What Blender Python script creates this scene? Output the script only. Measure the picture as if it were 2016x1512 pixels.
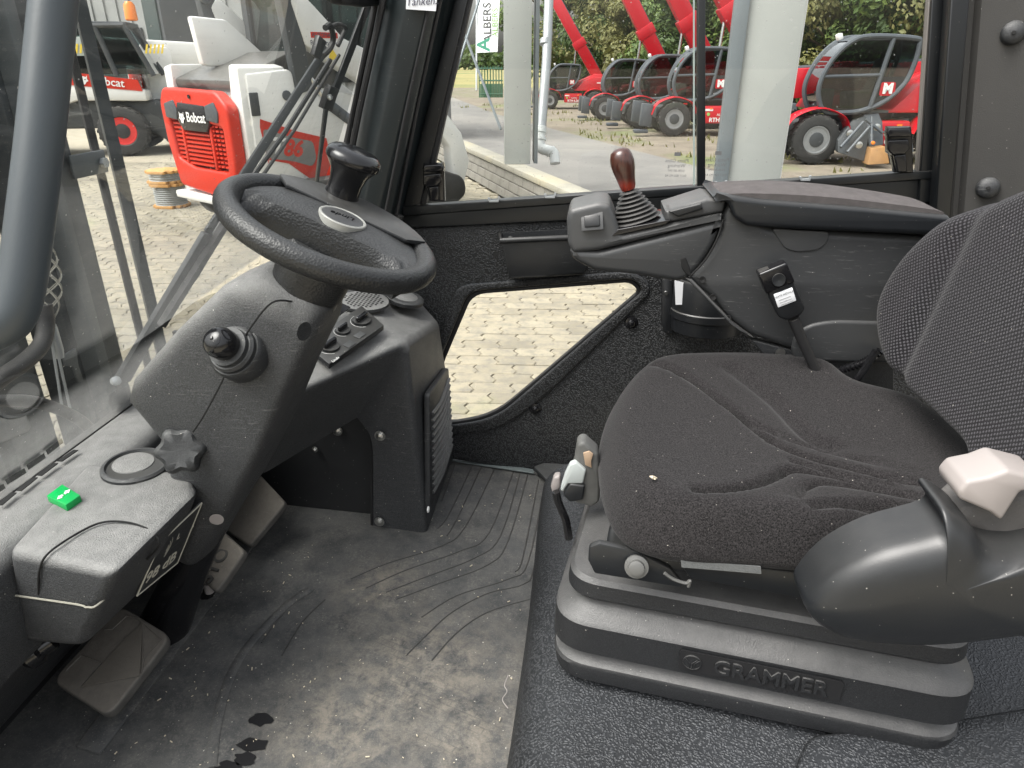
import bpy, bmesh, math, random
from mathutils import Vector, Matrix, noise
R = math.radians
random.seed(7)
for o in list(bpy.data.objects): bpy.data.objects.remove(o)
sc = bpy.context.scene
COL = sc.collection

# ------------------------------------------------------------------ camera
CAM = Vector((0, 0, 0.9)); YAW = R(6.5); PIT = R(24.7); F = 1380.0; CX, CY = 1008.0, 756.0
cd = bpy.data.cameras.new('camera'); cam = bpy.data.objects.new('camera', cd); COL.objects.link(cam)
cam.location = CAM; cam.rotation_euler = (math.pi/2 - PIT, 0, YAW)
cd.sensor_width = 36; cd.lens = 36*F/2016; cd.clip_start = 0.02; cd.clip_end = 2000
sc.camera = cam
# ------------------------------------------------------------------ sky, sun, exposure
SUN_EL, SUN_AZ = R(60), R(238)          # azimuth from +Y, clockwise
w = bpy.data.worlds.new('World'); sc.world = w; w.use_nodes = True
nt = w.node_tree; bg = nt.nodes['Background']
sky = nt.nodes.new('ShaderNodeTexSky'); sky.sky_type = 'NISHITA'; sky.sun_disc = False
sky.sun_elevation = SUN_EL; sky.sun_rotation = SUN_AZ; sky.air_density = 1.6; sky.dust_density = 6.0; sky.ozone_density = 1.0
hs = nt.nodes.new('ShaderNodeHueSaturation'); hs.inputs['Saturation'].default_value = 0.22
nt.links.new(sky.outputs[0], hs.inputs['Color']); nt.links.new(hs.outputs[0], bg.inputs['Color'])
bg.inputs['Strength'].default_value = 0.15
sl = bpy.data.lights.new('sun', 'SUN'); sl.energy = 1.5; sl.angle = R(40); sl.color = (1, .97, .92)
so = bpy.data.objects.new('sun', sl); COL.objects.link(so)
sd = Vector((math.sin(SUN_AZ)*math.cos(SUN_EL), math.cos(SUN_AZ)*math.cos(SUN_EL), math.sin(SUN_EL)))
so.rotation_euler = sd.to_track_quat('Z', 'Y').to_euler()
vs = sc.view_settings; vs.view_transform = 'Standard'; vs.look = 'None'; vs.exposure = 1.2; vs.gamma = 1; vs.use_curve_mapping = False
sc.render.engine = 'CYCLES'
try:
    sc.cycles.max_bounces = 5; sc.cycles.diffuse_bounces = 3; sc.cycles.glossy_bounces = 3; sc.cycles.transmission_bounces = 4; sc.cycles.transparent_max_bounces = 14; sc.cycles.sample_clamp_indirect = 6; sc.cycles.use_denoising = True
except Exception: pass

# ------------------------------------------------------------------ survey helpers: sight lines of the photograph cut with planes of the cab
_f = Vector((-math.sin(YAW)*math.cos(PIT), math.cos(YAW)*math.cos(PIT), -math.sin(PIT)))
_r = Vector((math.cos(YAW), math.sin(YAW), 0)); _u = _r.cross(_f)
def ray(u, v): return _f + _r*((u-CX)/F) - _u*((v-CY)/F)
def px(u, v, X=None, Y=None, Z=None, d=None):
    r = ray(u, v)
    if X is not None: t = (X-CAM.x)/r.x
    elif Y is not None: t = (Y-CAM.y)/r.y
    elif Z is not None: t = (Z-CAM.z)/r.z
    else: t = d
    return CAM + r*t
def pxp(u, v, p, n):
    r = ray(u, v); n = Vector(n); return CAM + r*((Vector(p)-CAM).dot(n)/r.dot(n))
def proj(P):
    q = Vector(P)-CAM; z = q.dot(_f); return CX+F*q.dot(_r)/z, CY-F*q.dot(_u)/z, z

# ------------------------------------------------------------------ materials
MATS = {}
class N:
    def __init__(s, name):
        s.m = bpy.data.materials.new(name); s.m.use_nodes = True; s.t = s.m.node_tree; s.p = s.t.nodes['Principled BSDF']
        s.out = s.t.nodes['Material Output']; s.tc = s.t.nodes.new('ShaderNodeTexCoord')
    def n(s, typ, **k):
        o = s.t.nodes.new('ShaderNode'+typ)
        for a, b in k.items():
            if hasattr(o, a): setattr(o, a, b)
            else: s.set(o, a, b)
        return o
    def set(s, o, a, b):
        if isinstance(b, bpy.types.NodeSocket): s.t.links.new(b, o.inputs[a])
        else: o.inputs[a].default_value = b
    def l(s, a, b): s.t.links.new(a, b)
    def noise(s, scale, detail=4, rough=.55, vec=None, dist=0):
        o = s.n('TexNoise'); o.inputs['Scale'].default_value = scale; o.inputs['Detail'].default_value = detail
        o.inputs['Roughness'].default_value = rough; o.inputs['Distortion'].default_value = dist
        s.l(vec or s.tc.outputs['Object'], o.inputs['Vector']); return o.outputs['Fac']
    def ramp(s, fac, a, b, ca=(0,0,0,1), cb=(1,1,1,1)):
        o = s.n('ValToRGB'); e = o.color_ramp.elements; e[0].position = a; e[1].position = b; e[0].color = ca; e[1].color = cb
        s.l(fac, o.inputs[0]); return o.outputs[0]
    def math(s, op, a, b=0.0, clamp=False):
        o = s.n('Math', operation=op, use_clamp=clamp)
        for i, x in enumerate((a, b)):
            if isinstance(x, (int, float)): o.inputs[i].default_value = x
            else: s.l(x, o.inputs[i])
        return o.outputs[0]
    def mix(s, fac, a, b, typ='MIX'):
        o = s.n('MixRGB', blend_type=typ)
        for i, x in enumerate((fac, a, b)):
            if isinstance(x, bpy.types.NodeSocket): s.l(x, o.inputs[i])
            elif i == 0: o.inputs[0].default_value = x
            else: o.inputs[i].default_value = c4(x)
        return o.outputs[0]
    def bump(s, h, st, dist=.002, prev=None):
        o = s.n('Bump'); o.inputs['Strength'].default_value = st; o.inputs['Distance'].default_value = dist; s.l(h, o.inputs['Height'])
        if prev: s.l(prev, o.inputs['Normal'])
        return o.outputs[0]
    def upz(s, lo=.2, hi=.95):
        g = s.n('NewGeometry'); x = s.n('SeparateXYZ'); s.l(g.outputs['Normal'], x.inputs[0]); return s.ramp(x.outputs[2], lo, hi)
def c4(c): return (c[0], c[1], c[2], 1) if len(c) == 3 else c
def M(name, col, rough=.5, metal=0, vary=.12, vscale=6, bump=.0, bscale=300, dust=0, dustcol=(.22,.21,.19), specks=0, coat=0, scratch=0, spec=.5, emit=0, grain=0):
    """general plastic / paint / metal with uneven colour, grain, settled dust and lint specks"""
    if name in MATS: return MATS[name]
    k = N(name); p = k.p
    nv = k.noise(vscale, 5)
    c = k.mix(nv, [x*(1-vary) for x in col[:3]], [min(1, x*(1+vary)) for x in col[:3]])
    if grain: c = k.mix(k.math('MULTIPLY', k.ramp(k.noise(620, 2, .7), .42, .66), grain), c, [min(1, x*2.6+.02) for x in col[:3]])
    if dust:
        d = k.math('MULTIPLY', k.ramp(k.noise(vscale*4, 9, .72), .25, .7, (.45,.45,.45,1)), k.upz(.15, .8))
        d = k.math('MULTIPLY', d, dust, True); c = k.mix(d, c, dustcol)
    if scratch:
        mp = k.n('Mapping'); mp.inputs['Scale'].default_value = (14, 9, 160); mp.inputs['Rotation'].default_value = (.5, .5, .4)
        k.l(k.tc.outputs['Object'], mp.inputs[0])
        sc_ = k.math('MULTIPLY', k.ramp(k.noise(2.2, 3, .7, mp.outputs[0]), .6, .78), k.ramp(k.noise(5, 3), .4, .62))
        c = k.mix(k.math('MULTIPLY', sc_, scratch, True), c, (.26,.26,.25))
    if specks:
        v = k.n('TexVoronoi'); v.inputs['Scale'].default_value = 150; k.l(k.tc.outputs['Object'], v.inputs['Vector'])
        s1 = k.ramp(v.outputs['Distance'], .06, .13, (1,1,1,1), (0,0,0,1))
        s2 = k.ramp(k.noise(260, 1), .60, .66)
        c = k.mix(k.math('MULTIPLY', k.math('MULTIPLY', s1, s2), specks, True), c, (.55,.53,.48))
    k.l(c, p.inputs['Base Color']); p.inputs['Metallic'].default_value = metal
    k.l(k.ramp(k.noise(vscale*3, 4), 0, 1, c4([max(0, rough-.09)]*3), c4([min(1, rough+.09)]*3)), p.inputs['Roughness'])
    p.inputs['Specular IOR Level'].default_value = spec
    if coat: p.inputs['Coat Weight'].default_value = coat; p.inputs['Coat Roughness'].default_value = .08
    if bump: k.l(k.bump(k.noise(bscale, 3, .6), bump), p.inputs['Normal'])
    if emit: k.l(c, p.inputs['Emission Color']); p.inputs['Emission Strength'].default_value = emit
    MATS[name] = k.m; return k.m

def mat_vinyl():
    k = N('pebbled_vinyl'); p = k.p
    nz = k.n('TexNoise'); nz.inputs['Scale'].default_value = 60; k.l(k.tc.outputs['Object'], nz.inputs['Vector'])
    wv = k.n('MixRGB'); wv.inputs[0].default_value = .012; k.l(k.tc.outputs['Object'], wv.inputs[1]); k.l(nz.outputs['Color'], wv.inputs[2])
    v = k.n('TexVoronoi'); v.inputs['Scale'].default_value = 290; k.l(wv.outputs[0], v.inputs['Vector'])
    cell = k.ramp(v.outputs['Distance'], .12, .62, (1,1,1,1), (0,0,0,1))
    pale_patch = k.ramp(k.noise(3.5, 5), .2, .65)
    c = k.mix(cell, (.006,.0065,.007), (.040,.042,.045))
    c = k.mix(k.math('MULTIPLY', k.math('MULTIPLY', pale_patch, k.upz(.3, .95)), .45), c, k.mix(cell, (.055,.06,.068), (.135,.143,.158)))  # upward faces turn paler blue-grey in soft patches
    k.l(c, p.inputs['Base Color']); p.inputs['Roughness'].default_value = .55
    k.l(k.bump(cell, .8, .0016), p.inputs['Normal']); return k.m
def mat_fabric(name, dots):
    k = N(name); p = k.p
    if dots:
        x = k.n('SeparateXYZ'); k.l(k.tc.outputs['Object'], x.inputs[0])
        cb = k.n('CombineXYZ'); k.l(k.math('MULTIPLY', x.outputs[1], 1.0), cb.inputs[0]); k.l(x.outputs[2], cb.inputs[1])
        mp = k.n('Mapping'); mp.inputs['Rotation'].default_value = (0, 0, .6); mp.inputs['Scale'].default_value = (215, 215, 1); k.l(cb.outputs[0], mp.inputs[0])
        v = k.n('TexVoronoi', voronoi_dimensions='2D'); v.inputs['Randomness'].default_value = .12; v.inputs['Scale'].default_value = 1; k.l(mp.outputs[0], v.inputs['Vector'])
        d = k.ramp(v.outputs['Distance'], .16, .42, (1,1,1,1), (0,0,0,1))
        c = k.mix(d, (.0045,.0043,.005), (.068,.066,.072)); c = k.mix(k.ramp(k.noise(7, 4), .3, .7), c, (.016,.015,.017)); c = k.mix(.55, c, k.mix(d, (.005,.0048,.0055), (.068,.066,.072)))
        h = d
    else:
        n1 = k.noise(600, 2, .75); n2 = k.noise(8, 5)
        c = k.mix(k.ramp(n1, .36, .68), (.0018,.0017,.0018), (.034,.0315,.032)); c = k.mix(k.ramp(n2, .35, .75), c, k.mix(.2, c, (.024,.022,.022)))
        h = n1
    # lint
    v2 = k.n('TexVoronoi'); v2.inputs['Scale'].default_value = 130; k.l(k.tc.outputs['Object'], v2.inputs['Vector'])
    lint = k.math('MULTIPLY', k.ramp(v2.outputs['Distance'], .05, .12, (1,1,1,1), (0,0,0,1)), k.ramp(k.noise(300, 1), .62, .66))
    c = k.mix(lint, c, (.5,.47,.42))
    k.l(c, p.inputs['Base Color']); p.inputs['Roughness'].default_value = .95; p.inputs['Sheen Weight'].default_value = .08; p.inputs['Specular IOR Level'].default_value = .15
    k.l(k.bump(h, .35, .001), p.inputs['Normal']); return k.m
def mat_glass(name, tint=(.93,.95,.94), specks=.5, refl=1.0, film=.0, streak=0):
    k = N(name); t = k.t; t.nodes.remove(k.p)
    tr = k.n('BsdfTransparent'); tr.inputs[0].default_value = c4(tint)
    gl = k.n('BsdfGlossy'); gl.inputs['Roughness'].default_value = .015; gl.inputs[0].default_value = (1,1,1,1)
    df = k.n('BsdfDiffuse'); df.inputs[0].default_value = (.62,.62,.6,1)
    lw = k.n('LayerWeight'); lw.inputs[0].default_value = .5
    fr = k.math('ADD', k.math('MULTIPLY', k.math('POWER', lw.outputs['Facing'], 5.0), .9), .04)
    m1 = k.n('MixShader'); k.l(k.math('MULTIPLY', fr, refl, True), m1.inputs[0]); k.l(tr.outputs[0], m1.inputs[1]); k.l(gl.outputs[0], m1.inputs[2])
    v = k.n('TexVoronoi'); v.inputs['Scale'].default_value = 95; k.l(k.tc.outputs['Object'], v.inputs['Vector'])
    s1 = k.ramp(v.outputs['Distance'], .07, .16, (1,1,1,1), (0,0,0,1)); s2 = k.ramp(k.noise(170, 2), .52, .6)
    f = k.math('ADD', k.math('MULTIPLY', k.math('MULTIPLY', s1, s2), specks), k.math('MULTIPLY', k.ramp(k.noise(5, 6, .7), .35, .8), film), True)
    if streak:
        mp = k.n('Mapping'); mp.inputs['Scale'].default_value = (5, 3, 70); mp.inputs['Rotation'].default_value = (.10, 0, 0); k.l(k.tc.outputs['Object'], mp.inputs[0])
        f = k.math('ADD', f, k.math('MULTIPLY', k.math('MULTIPLY', k.ramp(k.noise(1.0, 5, .7, mp.outputs[0]), .45, .75), k.ramp(k.noise(3, 3), .4, .65)), streak), True)
    m2 = k.n('MixShader'); k.l(f, m2.inputs[0]); k.l(m1.outputs[0], m2.inputs[1]); k.l(df.outputs[0], m2.inputs[2])
    k.l(m2.outputs[0], k.out.inputs[0]); return k.m

VINYL = mat_vinyl(); SEATF = mat_fabric('plain_seat_cloth', False); DOTF = mat_fabric('dotted_seat_cloth', True)
PAD = M('brown_grey_pad_cloth', (.085,.078,.077), .95, vary=.35, vscale=60, bump=.5, bscale=900, spec=.1)
GLASS_W = mat_glass('windscreen_glass', (.90,.92,.91), .75, 1.8, .06, .16); GLASS_D = mat_glass('door_glass', (.97,.98,.97), .4, .7, .0); GLASS_C = mat_glass('cab_glass_far', (.55,.65,.62), .3, 1.6, .12)
PLAS = M('grained_grey_plastic', (.024,.025,.0265), .5, vary=.35, vscale=9, bump=.8, bscale=520, dust=.9, dustcol=(.25,.247,.238), specks=1, scratch=.55, grain=.7)
PLASD = M('grained_black_plastic', (.012,.013,.0145), .5, vary=.3, vscale=9, bump=.3, bscale=700, dust=.3, dustcol=(.16,.16,.155), specks=.6, scratch=.5, grain=.35)
PLASS = M('smooth_black_plastic', (.010,.011,.0125), .38, vary=.2, bump=.08, bscale=500, dust=.22, specks=.5, scratch=.2)
SHELL = M('seat_shell_plastic', (.011,.0125,.0145), .36, vary=.2, bump=.06, bscale=600, dust=.12, specks=.6)
GLOSS = M('gloss_black', (.008,.008,.009), .16, vary=.1, specks=.2)
FRAME = M('black_metal_frame', (.006,.007,.008), .36, vary=.2, specks=.4, dust=.1)
PILLAR = M('pillar_dark_green_grey', (.010,.0145,.016), .42, vary=.25, specks=.4, scratch=.12)
PILG = M('pillar_grey_trim', (.036,.035,.033), .55, vary=.3, vscale=3, bump=.3, bscale=600, specks=.7)
RUBBER = M('black_rubber', (.012,.012,.013), .6, vary=.2, dust=.2, specks=.4)
LEATHER = None
def mat_leather():
    k = N('embossed_leather'); p = k.p
    v = k.n('TexVoronoi', feature='F1'); v.inputs['Scale'].default_value = 330; k.l(k.tc.outputs['Object'], v.inputs['Vector'])
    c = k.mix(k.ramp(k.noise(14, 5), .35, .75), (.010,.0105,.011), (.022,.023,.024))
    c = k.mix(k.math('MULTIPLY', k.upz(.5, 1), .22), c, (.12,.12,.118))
    k.l(c, p.inputs['Base Color']); p.inputs['Roughness'].default_value = .43
    k.l(k.bump(v.outputs['Distance'], .45, .0012), p.inputs['Normal']); return k.m
LEATHER = mat_leather()
BELL = M('bellows_rubber', (.0125,.0132,.0145), .44, vary=.25, vscale=7, bump=.3, bscale=520, dust=.6, dustcol=(.15,.147,.143), specks=1, grain=.3)
STEEL = M('bright_steel', (.55,.55,.53), .3, 1, vary=.15); GALV = M('galvanised_steel', (.38,.40,.41), .45, .5, vary=.2, vscale=3)
LGREY = M('light_grey_lever', (.27,.245,.235), .5, vary=.08, dust=.2, dustcol=(.3,.27,.24)); LGREY2 = M('pale_grey_paddle', (.40,.43,.42), .45, vary=.08)
WOOD = None
def mat_wood():
    k = N('polished_dark_wood'); p = k.p
    mp = k.n('Mapping'); mp.inputs['Scale'].default_value = (160, 160, 22); k.l(k.tc.outputs['Object'], mp.inputs[0])
    n1 = k.noise(3.2, 6, .65, mp.outputs[0]); x = k.n('SeparateXYZ'); k.l(k.tc.outputs['Object'], x.inputs[0])
    dark = k.mix(k.ramp(n1, .3, .7), (.022,.007,.005), (.07,.022,.013)); red = k.mix(k.ramp(n1, .3, .7), (.09,.008,.004), (.30,.03,.012))
    zf = k.ramp(k.math('ADD', x.outputs[2], k.math('MULTIPLY', n1, .02)), .736, .744)
    k.l(k.mix(zf, red, dark), p.inputs['Base Color']); p.inputs['Roughness'].default_value = .3; p.inputs['Coat Weight'].default_value = .4; p.inputs['Coat Roughness'].default_value = .15
    return k.m
WOOD = mat_wood()
MAST = M('mast_dark_steel', (.035,.042,.046), .55, .1, vary=.35, vscale=6, bump=.15, bscale=90, specks=.9, scratch=.5)
MASTG = M('mast_grey_steel', (.075,.085,.09), .55, .1, vary=.35, vscale=5, specks=.9, scratch=.4)
HANDLE = M('handrail_grey_paint', (.040,.049,.056), .42, vary=.15, vscale=12, bump=.05, bscale=300)
WIPER = M('wiper_grey_arm', (.04,.043,.045), .55, vary=.15)
GREEN = M('green_plastic', (.0,.33,.07), .4, vary=.1); WHITEP = M('white_print', (.75,.75,.73), .6, vary=.05); CREAM = M('cream_line', (.26,.25,.21), .6, vary=.2)
PAPER = M('paper_note', (.72,.73,.75), .8, vary=.05); INK = M('ink', (.06,.06,.09), .7)
DKPRINT = M('grey_print', (.12,.12,.12), .6)
# ------------------------------------------------------------------ object helpers
def tag(o, label=None, cat=None, group=None, kind=None):
    if label: o['label'] = label
    if cat: o['category'] = cat
    if group: o['group'] = group
    if kind: o['kind'] = kind
    return o
def thing(name, label, cat, loc=(0,0,0), rotz=0, group=None, scale=1):
    o = bpy.data.objects.new(name, None); COL.objects.link(o); o.location = loc; o.rotation_euler = (0,0,rotz); o.scale = (scale,)*3
    o.empty_display_size = .05
    return tag(o, label, cat, group)
def put(name, me, mat, parent=None, world=True):
    """link a mesh; world=True: its vertices are in world space although it is parented"""
    o = bpy.data.objects.new(name, me); COL.objects.link(o)
    if mat and not me.materials: me.materials.append(mat)
    if parent:
        o.parent = parent
        if world:
            q = parent; off = Vector((0,0,0))
            while q: off += q.location; q = q.parent
            o.location = -off
    return o
def smooth(me, ang=40):
    for p in me.polygons: p.use_smooth = True
    try: me.set_sharp_from_angle(angle=R(ang))
    except Exception: pass
    return me
def mk(verts, faces, ang=40, recalc=True):
    me = bpy.data.meshes.new('m'); me.from_pydata([tuple(v) for v in verts], [], faces)
    if recalc:
        bm = bmesh.new(); bm.from_mesh(me); bmesh.ops.recalc_face_normals(bm, faces=bm.faces); bm.to_mesh(me); bm.free()
    return smooth(me, ang)
def bmto(bm, ang=40):
    me = bpy.data.meshes.new('m'); bmesh.ops.recalc_face_normals(bm, faces=bm.faces); bm.to_mesh(me); bm.free(); return smooth(me, ang)
def bevel(me, w, seg=2, ang=35, lim=30):
    bm = bmesh.new(); bm.from_mesh(me)
    es = [e for e in bm.edges if len(e.link_faces) == 2 and e.calc_face_angle(0) > R(lim)]
    bmesh.ops.bevel(bm, geom=es, offset=w, segments=seg, affect='EDGES', profile=.5, clamp_overlap=True)
    bm.to_mesh(me); bm.free(); return smooth(me, ang)
def subsurf(me, n):
    o = bpy.data.objects.new('tmp', me); COL.objects.link(o); m = o.modifiers.new('s', 'SUBSURF'); m.levels = n; m.render_levels = n
    dg = bpy.context.evaluated_depsgraph_get(); r = bpy.data.meshes.new_from_object(o.evaluated_get(dg)); bpy.data.objects.remove(o); return smooth(r, 60)
def box_me(c, s, rot=None, bw=0, seg=2):
    bm = bmesh.new(); bmesh.ops.create_cube(bm, size=1); mt = Matrix.Translation(c)
    if rot: mt = mt @ rot
    bmesh.ops.transform(bm, matrix=mt @ Matrix.Diagonal((s[0], s[1], s[2], 1)), verts=bm.verts)
    me = bmto(bm); return bevel(me, bw, seg) if bw else me
def hull8(p, bw=0, seg=2):
    """8 corner points: bottom ring 0-3, top ring 4-7"""
    me = mk(p, [(0,1,2,3),(4,5,6,7),(0,1,5,4),(1,2,6,5),(2,3,7,6),(3,0,4,7)]); return bevel(me, bw, seg) if bw else me
def prism(loop, vec, bw=0, seg=2):
    n = len(loop); vec = Vector(vec); vs_ = [Vector(p) for p in loop]+[Vector(p)+vec for p in loop]
    me = mk(vs_, [tuple(range(n)), tuple(range(n, 2*n))]+[(i, (i+1) % n, n+(i+1) % n, n+i) for i in range(n)])
    return bevel(me, bw, seg) if bw else me
def spline(pts, n=8, closed=False):
    P = [Vector(p) for p in pts]; out = []; m = len(P)
    for i in range(m if closed else m-1):
        if closed: a, b, c, d = P[i-1], P[i], P[(i+1) % m], P[(i+2) % m]
        else: a, b, c, d = P[max(0, i-1)], P[i], P[i+1], P[min(m-1, i+2)]
        for j in range(n):
            t = j/n; out.append(.5*((2*b)+(c-a)*t+(2*a-5*b+4*c-d)*t*t+(3*b-a-3*c+d)*t**3))
    if not closed: out.append(P[-1])
    return out
def tube(pts, r, seg=10, closed=False, caps=True, flat=1.0):
    P = [Vector(p) for p in pts]; n = len(P); rr = r if isinstance(r, (list, tuple)) else [r]*n
    vs_, fs = [], []; ref = None
    for i in range(n):
        a = P[i-1] if (i or closed) else P[i]; b = P[(i+1) % n] if (i < n-1 or closed) else P[i]
        t = (b-a).normalized()
        if ref is None: ref = Vector((0,0,1)) if abs(t.z) < .9 else Vector((1,0,0)); x = t.cross(ref).normalized()
        else: x = (x - t*x.dot(t)).normalized()
        y = t.cross(x)
        for k in range(seg):
            q = 2*math.pi*k/seg; vs_.append(P[i]+(x*math.cos(q)+y*math.sin(q)*flat)*rr[i])
    for i in range(n if closed else n-1):
        for k in range(seg):
            fs.append((i*seg+k, i*seg+(k+1) % seg, ((i+1) % n)*seg+(k+1) % seg, ((i+1) % n)*seg+k))
    if caps and not closed: fs += [tuple(range(seg)), tuple((n-1)*seg+k for k in range(seg))]
    return mk(vs_, fs)
def frame(axis, hint=(0,0,1)):
    n = Vector(axis).normalized(); h = Vector(hint)
    if abs(n.dot(h.normalized())) > .95: h = Vector((1,0,0))
    x = h.cross(n).normalized(); return x, n.cross(x), n
def lathe(prof, o, axis=(0,0,1), seg=24, ang=40, caps=True):
    x, y, n = frame(axis); o = Vector(o); vs_, fs = [], []
    for r, h in prof:
        for k in range(seg):
            a = 2*math.pi*k/seg; vs_.append(o+n*h+(x*math.cos(a)+y*math.sin(a))*max(r, 1e-5))
    for i in range(len(prof)-1):
        for k in range(seg): fs.append((i*seg+k, i*seg+(k+1) % seg, (i+1)*seg+(k+1) % seg, (i+1)*seg+k))
    if caps and prof[0][0] > 1e-4: fs.append(tuple(range(seg)))
    if caps and prof[-1][0] > 1e-4: fs.append(tuple((len(prof)-1)*seg+k for k in range(seg)))
    return mk(vs_, fs, ang)
def loft(secs, caps=True, ang=40):
    m = len(secs[0]); vs_ = [p for s in secs for p in s]; fs = []
    for i in range(len(secs)-1):
        for k in range(m): fs.append((i*m+k, i*m+(k+1) % m, (i+1)*m+(k+1) % m, (i+1)*m+k))
    if caps: fs += [tuple(range(m)), tuple((len(secs)-1)*m+k for k in range(m))]
    return mk(vs_, fs, ang)
def sel(c, ex, ey, a, b, n=3.2, seg=32, a2=None):
    """superellipse ring; a2: other half-extent on the negative ex side"""
    out = []
    for k in range(seg):
        t = 2*math.pi*k/seg; ct, st = math.cos(t), math.sin(t)
        A = a if ct >= 0 or a2 is None else a2
        out.append(Vector(c)+Vector(ex)*(A*math.copysign(abs(ct)**(2/n), ct))+Vector(ey)*(b*math.copysign(abs(st)**(2/n), st)))
    return out
def slab(loops, o, ex, ey, depth, bw=0, seg=2, both=True):
    """filled 2-D outline (first loop outer, the others holes) extruded along ex x ey; o is the middle plane"""
    cu = bpy.data.curves.new('c', 'CURVE'); cu.dimensions = '2D'; cu.fill_mode = 'BOTH'; cu.extrude = max(0, depth/2-bw); cu.bevel_depth = bw; cu.bevel_resolution = seg; cu.offset = -bw
    for lp in loops:
        s = cu.splines.new('POLY'); s.points.add(len(lp)-1); s.use_cyclic_u = True
        for q, (a, b) in zip(s.points, lp): q.co = (a, b, 0, 1)
    ob = bpy.data.objects.new('tmpc', cu); COL.objects.link(ob); dg = bpy.context.evaluated_depsgraph_get()
    me = bpy.data.meshes.new_from_object(ob.evaluated_get(dg)); bpy.data.objects.remove(ob)
    ex, ey = Vector(ex).normalized(), Vector(ey); ey = (ey-ex*ey.dot(ex)).normalized(); ez = ex.cross(ey)
    mt = Matrix((ex, ey, ez)).transposed().to_4x4(); mt.translation = Vector(o); me.transform(mt)
    bm = bmesh.new(); bm.from_mesh(me); bmesh.ops.remove_doubles(bm, verts=bm.verts, dist=1e-5); bm.to_mesh(me); bm.free()
    return smooth(me, 35)
def rnd(pts, r, n=5):
    """round the corners of a 2-D loop; r a number or one per corner"""
    out = []; m = len(pts)
    for i in range(m):
        p = Vector(pts[i][:2]); a = Vector(pts[i-1][:2])-p; b = Vector(pts[(i+1) % m][:2])-p
        q = r[i] if isinstance(r, (list, tuple)) else r
        q = min(q, a.length*.49, b.length*.49)
        s, e = p+a.normalized()*q, p+b.normalized()*q
        for j in range(n+1):
            t = j/n; out.append(tuple(s*(1-t)**2+p*2*t*(1-t)+e*t*t))
    return out
def text(body, o, ex, ey, size, depth=.0005, align='CENTER', bold=0, sx=1, shear=0):
    cu = bpy.data.curves.new('t', 'FONT'); cu.body = body; cu.size = size; cu.extrude = depth; cu.align_x = align; cu.align_y = 'CENTER'; cu.offset = bold; cu.shear = shear; cu.resolution_u = 3
    ob = bpy.data.objects.new('tmpt', cu); COL.objects.link(ob); dg = bpy.context.evaluated_depsgraph_get()
    me = bpy.data.meshes.new_from_object(ob.evaluated_get(dg)); bpy.data.objects.remove(ob)
    ex, ey = Vector(ex).normalized(), Vector(ey); ey = (ey-ex*ey.dot(ex)).normalized(); ez = ex.cross(ey)
    mt = Matrix((ex*sx, ey, ez)).transposed().to_4x4(); mt.translation = Vector(o); me.transform(mt); return me
def join(mes, ang=40):
    bm = bmesh.new()
    for m in mes: bm.from_mesh(m)
    me = bpy.data.meshes.new('m'); bm.to_mesh(me); bm.free(); return smooth(me, ang)
def dup(root, label, loc, rotz=0, scale=1, group=None):
    r = root.copy(); COL.objects.link(r); r.location = loc; r.rotation_euler = (0,0,rotz); r.scale = (scale,)*3; r['label'] = label
    if group: r['group'] = group
    for ch in list(root.children):
        c = ch.copy(); COL.objects.link(c); c.parent = r
        for g in ch.children:
            d = g.copy(); COL.objects.link(d); d.parent = c
    return r
# ================================================================== CAB OF THE FORKLIFT (floor at z = 0, yard 0.8 m below)
GZ = -0.8
V = Vector
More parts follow.
